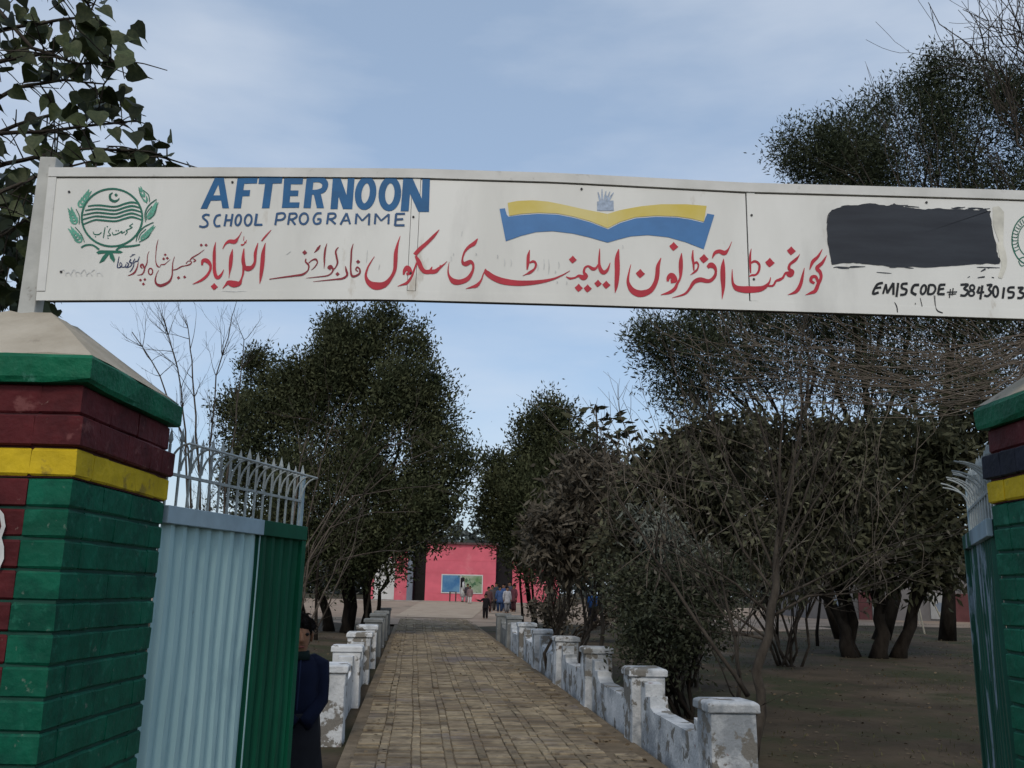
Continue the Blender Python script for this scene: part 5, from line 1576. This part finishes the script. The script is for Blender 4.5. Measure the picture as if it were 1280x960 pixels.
def leaf_matrix(q, size):
    d = Vector((r.gauss(0.35, .6), r.gauss(-.1, .6), r.gauss(-.75, .45))).normalized()
    nrm = Vector((r.gauss(0, .5), r.gauss(-.7, .5), r.gauss(.3, .5)))
    xx = d.cross(nrm).normalized()
    zz = xx.cross(d)
    return Matrix.Translation(q) @ Matrix(((xx.x, d.x, zz.x, 0), (xx.y, d.y, zz.y, 0), (xx.z, d.z, zz.z, 0), (0, 0, 0, 1))) @ Matrix.Scale(size, 4)
cand = []
for k in range(640):
    q = r.choice(twig_nodes) + Vector((r.gauss(0, .07), r.gauss(0, .10), r.gauss(0, .07)))
    dv = q - CAM
    zc = dv.dot(_f)
    px, py = 640 + FPX * dv.dot(RT) / zc, 480 - FPX * dv.dot(UP) / zc
    cand.append((px, py, q))
for (px, py) in ((212, 168), (203, 186), (190, 176), (182, 165), (196, 196), (208, 205), (176, 190), (160, 60), (155, 72), (148, 50), (172, 142), (160, 108), (166, 128), (178, 158), (125, 10), (118, 22), (140, 38)):
    q = at(px, py, YP)
    cand.insert(0, (px, py, q))
cand = [c_ for c_ in cand if not (c_[0] > 175 and c_[1] < 140)]
seen = [c_ for c_ in cand if -10 < c_[0] < 235 and -10 < c_[1] < 400]
others = [c_ for c_ in cand if not (-10 < c_[0] < 235 and -10 < c_[1] < 400)]
crown = None
rest_b = MB()
for (px, py, q) in others + []:
    me, hb = r.choice(hearts)
    mw = leaf_matrix(q, r.uniform(.085, .13))
    rest_b.add([mw @ Vector(v) for v in hb.v], hb.f)
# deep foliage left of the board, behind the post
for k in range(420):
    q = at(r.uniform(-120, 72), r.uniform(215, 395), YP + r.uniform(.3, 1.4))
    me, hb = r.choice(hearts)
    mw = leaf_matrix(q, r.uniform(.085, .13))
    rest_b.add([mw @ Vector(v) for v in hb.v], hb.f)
crown = rest_b.build('crown', M['leaf_heart_shade'], pt, smooth=True)
for (px, py, q) in seen[:235]:
    me, hb = r.choice(hearts)
    o = bpy.data.objects.new('leaf', me)
    C.objects.link(o)
    o.parent = crown
    o.matrix_basis = leaf_matrix(q, r.uniform(.085, .13))

# --- far wood behind the school and on the left horizon
rg = np.random.default_rng(91)
ef = []
r = random.Random(91)
for k in range(46):
    px = -150 + k * 36 + r.uniform(-12, 12)
    hgt = r.uniform(30, 62)
    if 560 < px < 610: hgt = 44
    Yk = 105 + r.uniform(-12, 14)
    ef.append(ell(px, 726 - hgt * .5, 30 + r.uniform(0, 14), hgt, Yk, 3.5))
pts, out, idx = crown_points(ef, 9000, rg, .3, .3)
c, d = clump_leaves(pts, out, 5, .5, rg)
fw_ = leaves('far_wood', M['leaf_haze'], None, c, d, .9, .5, rg, kind='stuff')
fw_['label'] = 'line of far trees behind the school, leaves tinted grey-green for haze'

# --- leaf litter and dry tufts on the lawn and along the path edges
rg = np.random.default_rng(95)
N = 15000
xs_ = rg.uniform(-9, 16, N); ys_ = rg.uniform(5, 40, N)
k = np.abs(xs_ - (-0.09 - 0.1 * (ys_ - 9)))
keep = (k > 1.75) | ((k > 0.95) & (k < 1.3)) | (rg.random(N) < .03)
xs_, ys_ = xs_[keep], ys_[keep]
zs_ = np.array([ground_z(a, b) if abs(a - axis_c(b)) > 1.36 else gz(b) + .022 for a, b in zip(xs_, ys_)]) + .008
c = np.stack((xs_, ys_, zs_), 1)
d = rg.normal(size=c.shape); d[:, 2] *= .15
tag(leaves('leaf_litter', M['litter'], None, c, d, .055, .03, rg, flat_up=.9), 'brown fallen leaves scattered over the lawn and path edges', 'leaves', kind='stuff')
N = 16000
xs_ = rg.uniform(1.9, 20, N); ys_ = rg.uniform(5, 42, N)
keep = (np.sin(xs_ * .9 + 1) * np.sin(ys_ * .55) + rg.normal(size=N) * .35) > .25
keep &= np.abs(xs_ - (-0.09 - 0.1 * (ys_ - 9))) > 1.8
xs_, ys_ = xs_[keep], ys_[keep]
zs_ = np.array([ground_z(a, b) for a, b in zip(xs_, ys_)]) - .005
c = np.stack((xs_, ys_, zs_), 1)
d = rg.normal(size=c.shape) * .5; d[:, 2] = 1
tag(leaves('dry_grass', M['dry_grass'], None, c, d, .06 * rg.uniform(.5, 1.3, len(c)), .012, rg), 'short dry grass in patches on the right lawn', 'grass', kind='stuff')

# ================================================================ people
SKIN = flat('skin', (0.22, 0.115, 0.07), 0.6)
HAIR = mat('hair', (0.006, 0.005, 0.005), 0.8, var=0.5, scale=40, spec=0.08)
EYE = flat('eye_dark', (0.008, 0.007, 0.007), 0.3)
LIP = flat('lip', (0.16, 0.055, 0.045), 0.5)
SHOE = flat('shoe_dark', (0.02, 0.018, 0.016), 0.6)
WHITE_SHOE = flat('shoe_white', (0.5, 0.5, 0.5), 0.6)
_c = {}
def cloth(col):
    if col not in _c:
        _c[col] = flat('cloth', col, 0.9)
    return _c[col]
def person(label, loc, H, heading, top, trousers, hem=0.30, shoe=SHOE, arms=None, stride=0.0, hair_len=0.0, scarf=None, hs=1.1, sl=.85):
    """heading: direction the person faces, radians from +Y towards +X. All lengths are shares of the height H."""
    loc = Vector(loc)
    root = thing('person', loc, label, 'person')
    fwd = Vector((math.sin(heading), math.cos(heading), 0))
    rgt = Vector((fwd.y, -fwd.x, 0))
    def W(x, y, z):
        if z > .825 and abs(x) < .12:          # children have larger heads
            x, y, z = x * hs, y * hs, .825 + (z - .825) * hs
        return loc + (rgt * x + fwd * y + Vector((0, 0, z))) * H
    arms = arms or {}
    J = {'pel': (0, 0, .52), 'waist': (0, 0, .60), 'chest': (0, .005, .72), 'neck': (0, 0, .815), 'hb': (0, .012, .865), 'ht': (0, .008, .945)}
    for s, k in ((1, 'r'), (-1, 'l')):
        st = stride * s
        J['sh' + k] = (s * .108, 0, .79)
        el, ha = arms.get(k, ((s * .145, -.01, .62), (s * .15, .03, .47)))
        J['el' + k], J['ha' + k] = el, ha
        J['fi' + k] = tuple(h + (h - e) * .28 for h, e in zip(ha, el))
        J['hip' + k] = (s * .052, 0, .49)
        J['kn' + k] = (s * .056, st * .5 + .012, .275)
        J['an' + k] = (s * .058, st - .01, .045)
        J['to' + k] = (s * .064, st + .075, .018)
    rad = {'pel': .068, 'waist': .064, 'chest': .075, 'neck': .030, 'hb': .050 * hs, 'ht': .050 * hs}
    for k in 'rl':
        rad.update({'sh' + k: .036, 'el' + k: .025, 'ha' + k: .019, 'fi' + k: .013, 'hip' + k: .052, 'kn' + k: .036, 'an' + k: .024, 'to' + k: .018})
    names = list(J)
    ed = [('pel', 'waist'), ('waist', 'chest'), ('chest', 'neck'), ('neck', 'hb'), ('hb', 'ht')]
    for k in 'rl':
        ed += [('chest', 'sh' + k), ('sh' + k, 'el' + k), ('el' + k, 'ha' + k), ('ha' + k, 'fi' + k), ('pel', 'hip' + k), ('hip' + k, 'kn' + k), ('kn' + k, 'an' + k), ('an' + k, 'to' + k)]
    me = bpy.data.meshes.new('body')
    me.from_pydata([W(*J[n]) for n in names], [(names.index(a), names.index(b)) for a, b in ed], [])
    me.materials.append(SKIN)
    body = bpy.data.objects.new('body', me)
    C.objects.link(body)
    md = body.modifiers.new('skin', 'SKIN')
    md.use_smooth_shade = True
    for i, n in enumerate(names):
        sv = me.skin_vertices[0].data[i]
        sv.radius = (rad[n] * H, rad[n] * H * (1.12 if n in ('hb', 'ht') else 1))
        sv.use_root = (n == 'pel')
    sb = body.modifiers.new('sub', 'SUBSURF')
    sb.levels = sb.render_levels = 2
    adopt(body, root)
    def ring(cx, cy, z, rx, ry, n=14, wav=0.0):
        return [W(cx + rx * math.cos(2 * math.pi * i / n) * (1 + wav * math.sin(i * 2.4)), cy + ry * math.sin(2 * math.pi * i / n) * (1 + wav * math.cos(i * 1.9)), z) for i in range(n)]
    # trousers
    t = MB()
    for k in 'rl':
        hp, kn, an = J['hip' + k], J['kn' + k], J['an' + k]
        q = [(hp[0] * .9, hp[1], .53), (hp[0], hp[1], .44), kn, ((kn[0] + an[0]) / 2, (kn[1] + an[1]) / 2, .16), (an[0], an[1], .055)]
        t.tube([W(*p) for p in q], [.066 * H, .066 * H, .052 * H, .050 * H, .042 * H], 10)
    t.build('trousers', cloth(trousers), root, smooth=True)
    # long shirt with sleeves
    s = MB()
    rows = [(.836, .040, .040), (.822, .048, .046), (.806, .090, .054), (.785, .112, .064), (.72, .118, .082), (.62, .108, .080), (.53, .118, .090)]
    if hem < .5:
        rows += [(.44, .126, .096), (hem, .138, .104)]
    s.loft([ring(0, 0, z, a, b, wav=.03 if z < .6 else 0) for z, a, b in rows])
    for k in 'rl':
        sh, el, ha = J['sh' + k], J['el' + k], J['ha' + k]
        m1 = tuple(e + (h - e) * sl for e, h in zip(el, ha))
        mid = tuple((a * .45 + b * .55) for a, b in zip(sh, el))
        s.tube([W(sh[0] * .35, sh[1], sh[2] + .002), W(sh[0] * .72, sh[1], sh[2] - .004), W(sh[0] * 1.02, sh[1], sh[2] - .016), W(*mid), W(*el), W(*m1)], [.020 * H, .040 * H, .044 * H, .042 * H, .037 * H, .031 * H], 10)
    s.build('shirt', cloth(top), root, smooth=True)
    # hair
    hb = MB()
    rows = []
    for i in range(6):
        a = R(-14 + i * 20.5)
        z = .910 + .072 * math.sin(a)
        k = math.cos(a)
        rows.append([W(.060 * k * math.cos(2 * math.pi * j / 14), -.006 + (.070 if math.sin(2 * math.pi * j / 14) < 0 else .060) * k * math.sin(2 * math.pi * j / 14),
                       z + (.028 * max(0, math.sin(2 * math.pi * j / 14)) - .03 * max(0, -math.sin(2 * math.pi * j / 14)) + .006 * math.sin(j * 2.7)) * (1 if i < 2 else 0)) for j in range(14)])
    hb.loft(rows)
    if hair_len:
        hb.loft([ring(0, -.035, .91, .055, .035, 10), ring(0, -.05, .85, .06, .03, 10), ring(0, -.055, .91 - hair_len, .045, .02, 10)])
    hb.build('hair', HAIR, root, smooth=True)
    for k, sg in (('r', 1), ('l', -1)):
        an = J['an' + k]
        sh = MB().loft([ring(an[0], an[1] + .022, .002, .030, .066, 10), ring(an[0], an[1] + .022, .018, .032, .068, 10), ring(an[0], an[1] + .005, .045, .025, .035, 10)])
        sh.build('shoe', shoe, root, smooth=True)
    # face
    for sg in (1, -1):
        MB().loft([ring(sg * .022, .0545, .898 - .006, .004, .003, 6), ring(sg * .022, .0565, .898, .009, .004, 6), ring(sg * .022, .0545, .898 + .006, .004, .003, 6)]).build('eye', EYE, root, smooth=True)
        MB().loft([ring(sg * .058, -.002, .868, .004, .008, 6), ring(sg * .061, -.004, .893, .006, .014, 6), ring(sg * .058, -.004, .908, .004, .008, 6)]).build('ear', SKIN, root, smooth=True)
    MB().loft([ring(0, .062, .868, .011, .010, 8), ring(0, .062, .878, .008, .012, 8), ring(0, .056, .903, .005, .006, 8)]).build('nose', SKIN, root, smooth=True)
    MB().loft([ring(0, .054, .847, .010, .006, 8), ring(0, .055, .851, .020, .008, 8), ring(0, .054, .855, .010, .006, 8)]).build('mouth', LIP, root, smooth=True)
    if scarf:
        sc = MB().loft([ring(0, -.01, .975, .035, .038, 12), ring(0, -.014, .95, .066, .068, 12), ring(0, -.018, .90, .072, .066, 12), ring(0, -.02, .84, .085, .062, 12), ring(0, -.01, .76, .128, .088, 12), ring(0, -.02, .60, .125, .095, 12)])
        sc.build('scarf', cloth(scarf), root, smooth=True)
    return root, W

# boy half hidden behind the left gate leaf, in a dark shawl
bp = at(364, 900, 5.4); bp.z = gz(5.4)
boy, W = person('young boy in a dark blue jacket and long dark robe peering round the gate leaf', bp, 1.30, R(150), (0.004, 0.007, 0.022), (0.010, 0.010, 0.013), hem=.50, shoe=WHITE_SHOE,
             arms={'r': ((.118, .01, .63), (.05, .085, .57)), 'l': ((-.118, .01, .63), (-.05, .085, .57))}, hs=1.12, sl=1.4)
rb = MB()
def rr(z, a, b, n=18, wv=.06):
    return [W(a * math.cos(2 * math.pi * i / n) * (1 + wv * math.sin(i * 3.1 + z * 9)), b * math.sin(2 * math.pi * i / n) * (1 + wv * math.cos(i * 2.3)), z) for i in range(n)]
rb.loft([rr(.585, .116, .098), rr(.50, .128, .108), rr(.42, .138, .115), rr(.30, .15, .12), rr(.18, .158, .125), rr(.06, .17, .13)])
rb.build('robe', cloth((0.010, 0.011, 0.015)), boy, smooth=True)
rb = MB().loft([rr(.800, .075, .066, wv=.02), rr(.822, .058, .058, wv=.02), rr(.835, .050, .052, wv=.02)])
rb.build('collar', cloth((0.006, 0.014, 0.014)), boy, smooth=True)
rb = MB().tube([W(.0, .074, .80), W(.005, .088, .72), W(.008, .090, .60)], .004, 5)
rb.build('zip', cloth((0.012, 0.02, 0.05)), boy)

def far_person(label, px, py, H, heading, top, trousers, Y=None, **kw):
    if Y is None:
        g = gnd(px, py)
    else:
        g = at(px, 740, Y); g.z = gz(Y) + (0.022 if Y > BY - 3.2 else 0.0)
    return person(label, g, H, heading, top, trousers, **kw)
tuft_c, tuft_d = [], []
tr_ = random.Random(8)
for k in range(420):
    a, e_ = tr_.uniform(0, 2 * math.pi), tr_.uniform(-.2, 1.4)
    if math.sin(a) > -.1 and e_ < .35: continue
    x_, y_ = .062 * math.cos(e_) * math.cos(a), -.006 + .068 * math.cos(e_) * math.sin(a)
    z_ = .910 + .074 * math.sin(e_) + (.022 * max(0, math.sin(a)) if e_ < .3 else 0)
    p_ = W(x_, y_, z_)
    o_ = W(x_ * 1.5 + tr_.gauss(0, .01), y_ * 1.5 + .02 + tr_.gauss(0, .012), z_ - .035 + tr_.gauss(0, .012))
    tuft_c.append(tuple(p_)); tuft_d.append(tuple(o_ - p_))
hair_o = [c_ for c_ in boy.children if c_.name.startswith('hair')][0]
tf = leaves('hair_tufts', HAIR, hair_o, np.array(tuft_c), np.array(tuft_d), .045, .012, np.random.default_rng(3), kind='stuff')
far_person('woman in white clothes and a black headscarf standing before the murals', 578.5, 754, 1.62, R(80), (0.46, 0.45, 0.43), (0.40, 0.38, 0.36), Y=62.2, hem=.22, scarf=(0.014, 0.013, 0.016))
far_person('child in a dark waistcoat and white trousers standing before the woman', 587.5, 760, 1.12, R(190), (0.20, 0.13, 0.13), (0.50, 0.48, 0.46), Y=58.5, hem=.42)
far_person('small child with dark clothes between the woman and the green mural', 584.5, 755, 1.25, R(170), (0.05, 0.04, 0.045), (0.2, 0.19, 0.19), Y=61.3, hem=.4)
far_person('small child in black holding an arm out near the end of the right wall', 606.5, 774, 0.98, R(185), (0.014, 0.013, 0.015), (0.012, 0.011, 0.013), hem=.42, arms={'r': ((.2, .02, .70), (.36, .03, .745)), 'l': ((-.15, 0, .62), (-.16, .02, .48))})
grp = [(611, 1.20, (0.10, 0.05, 0.05), 'child in dull red at the left of the crowd', 44.5), (615.5, 1.28, (0.07, 0.06, 0.06), 'child in dark brown second from the left in the crowd', 46.5), (620.5, 1.42, (0.03, 0.045, 0.06), 'tall child in dark slate clothes in the crowd', 47.5),
       (625, 1.24, (0.05, 0.09, 0.20), 'child in bright blue in the middle of the crowd', 45), (629.5, 1.36, (0.035, 0.075, 0.19), 'taller child in blue jacket in the middle of the crowd', 46.8), (634, 1.24, (0.34, 0.34, 0.36), 'child in pale shirt bending in the crowd', 44.2),
       (637, 1.48, (0.055, 0.06, 0.085), 'tallest child in grey-blue at the back of the crowd', 47.8), (642.5, 1.34, (0.10, 0.035, 0.045), 'child in dark maroon at the right end of the crowd', 46)]
for i, (px, H, col, lab, Y) in enumerate(grp):
    far_person(lab, px, 760, H, R(150 + 37 * i % 90), col, tuple(c * .5 for c in col), Y=Y, hem=.36, stride=.03 * (i % 3 - 1))
far_person('person in a blue jacket and dark trousers on the lawn behind the right wall', 741.5, 786, 1.28, R(10), (0.05, 0.14, 0.36), (0.02, 0.02, 0.028), hem=.50)
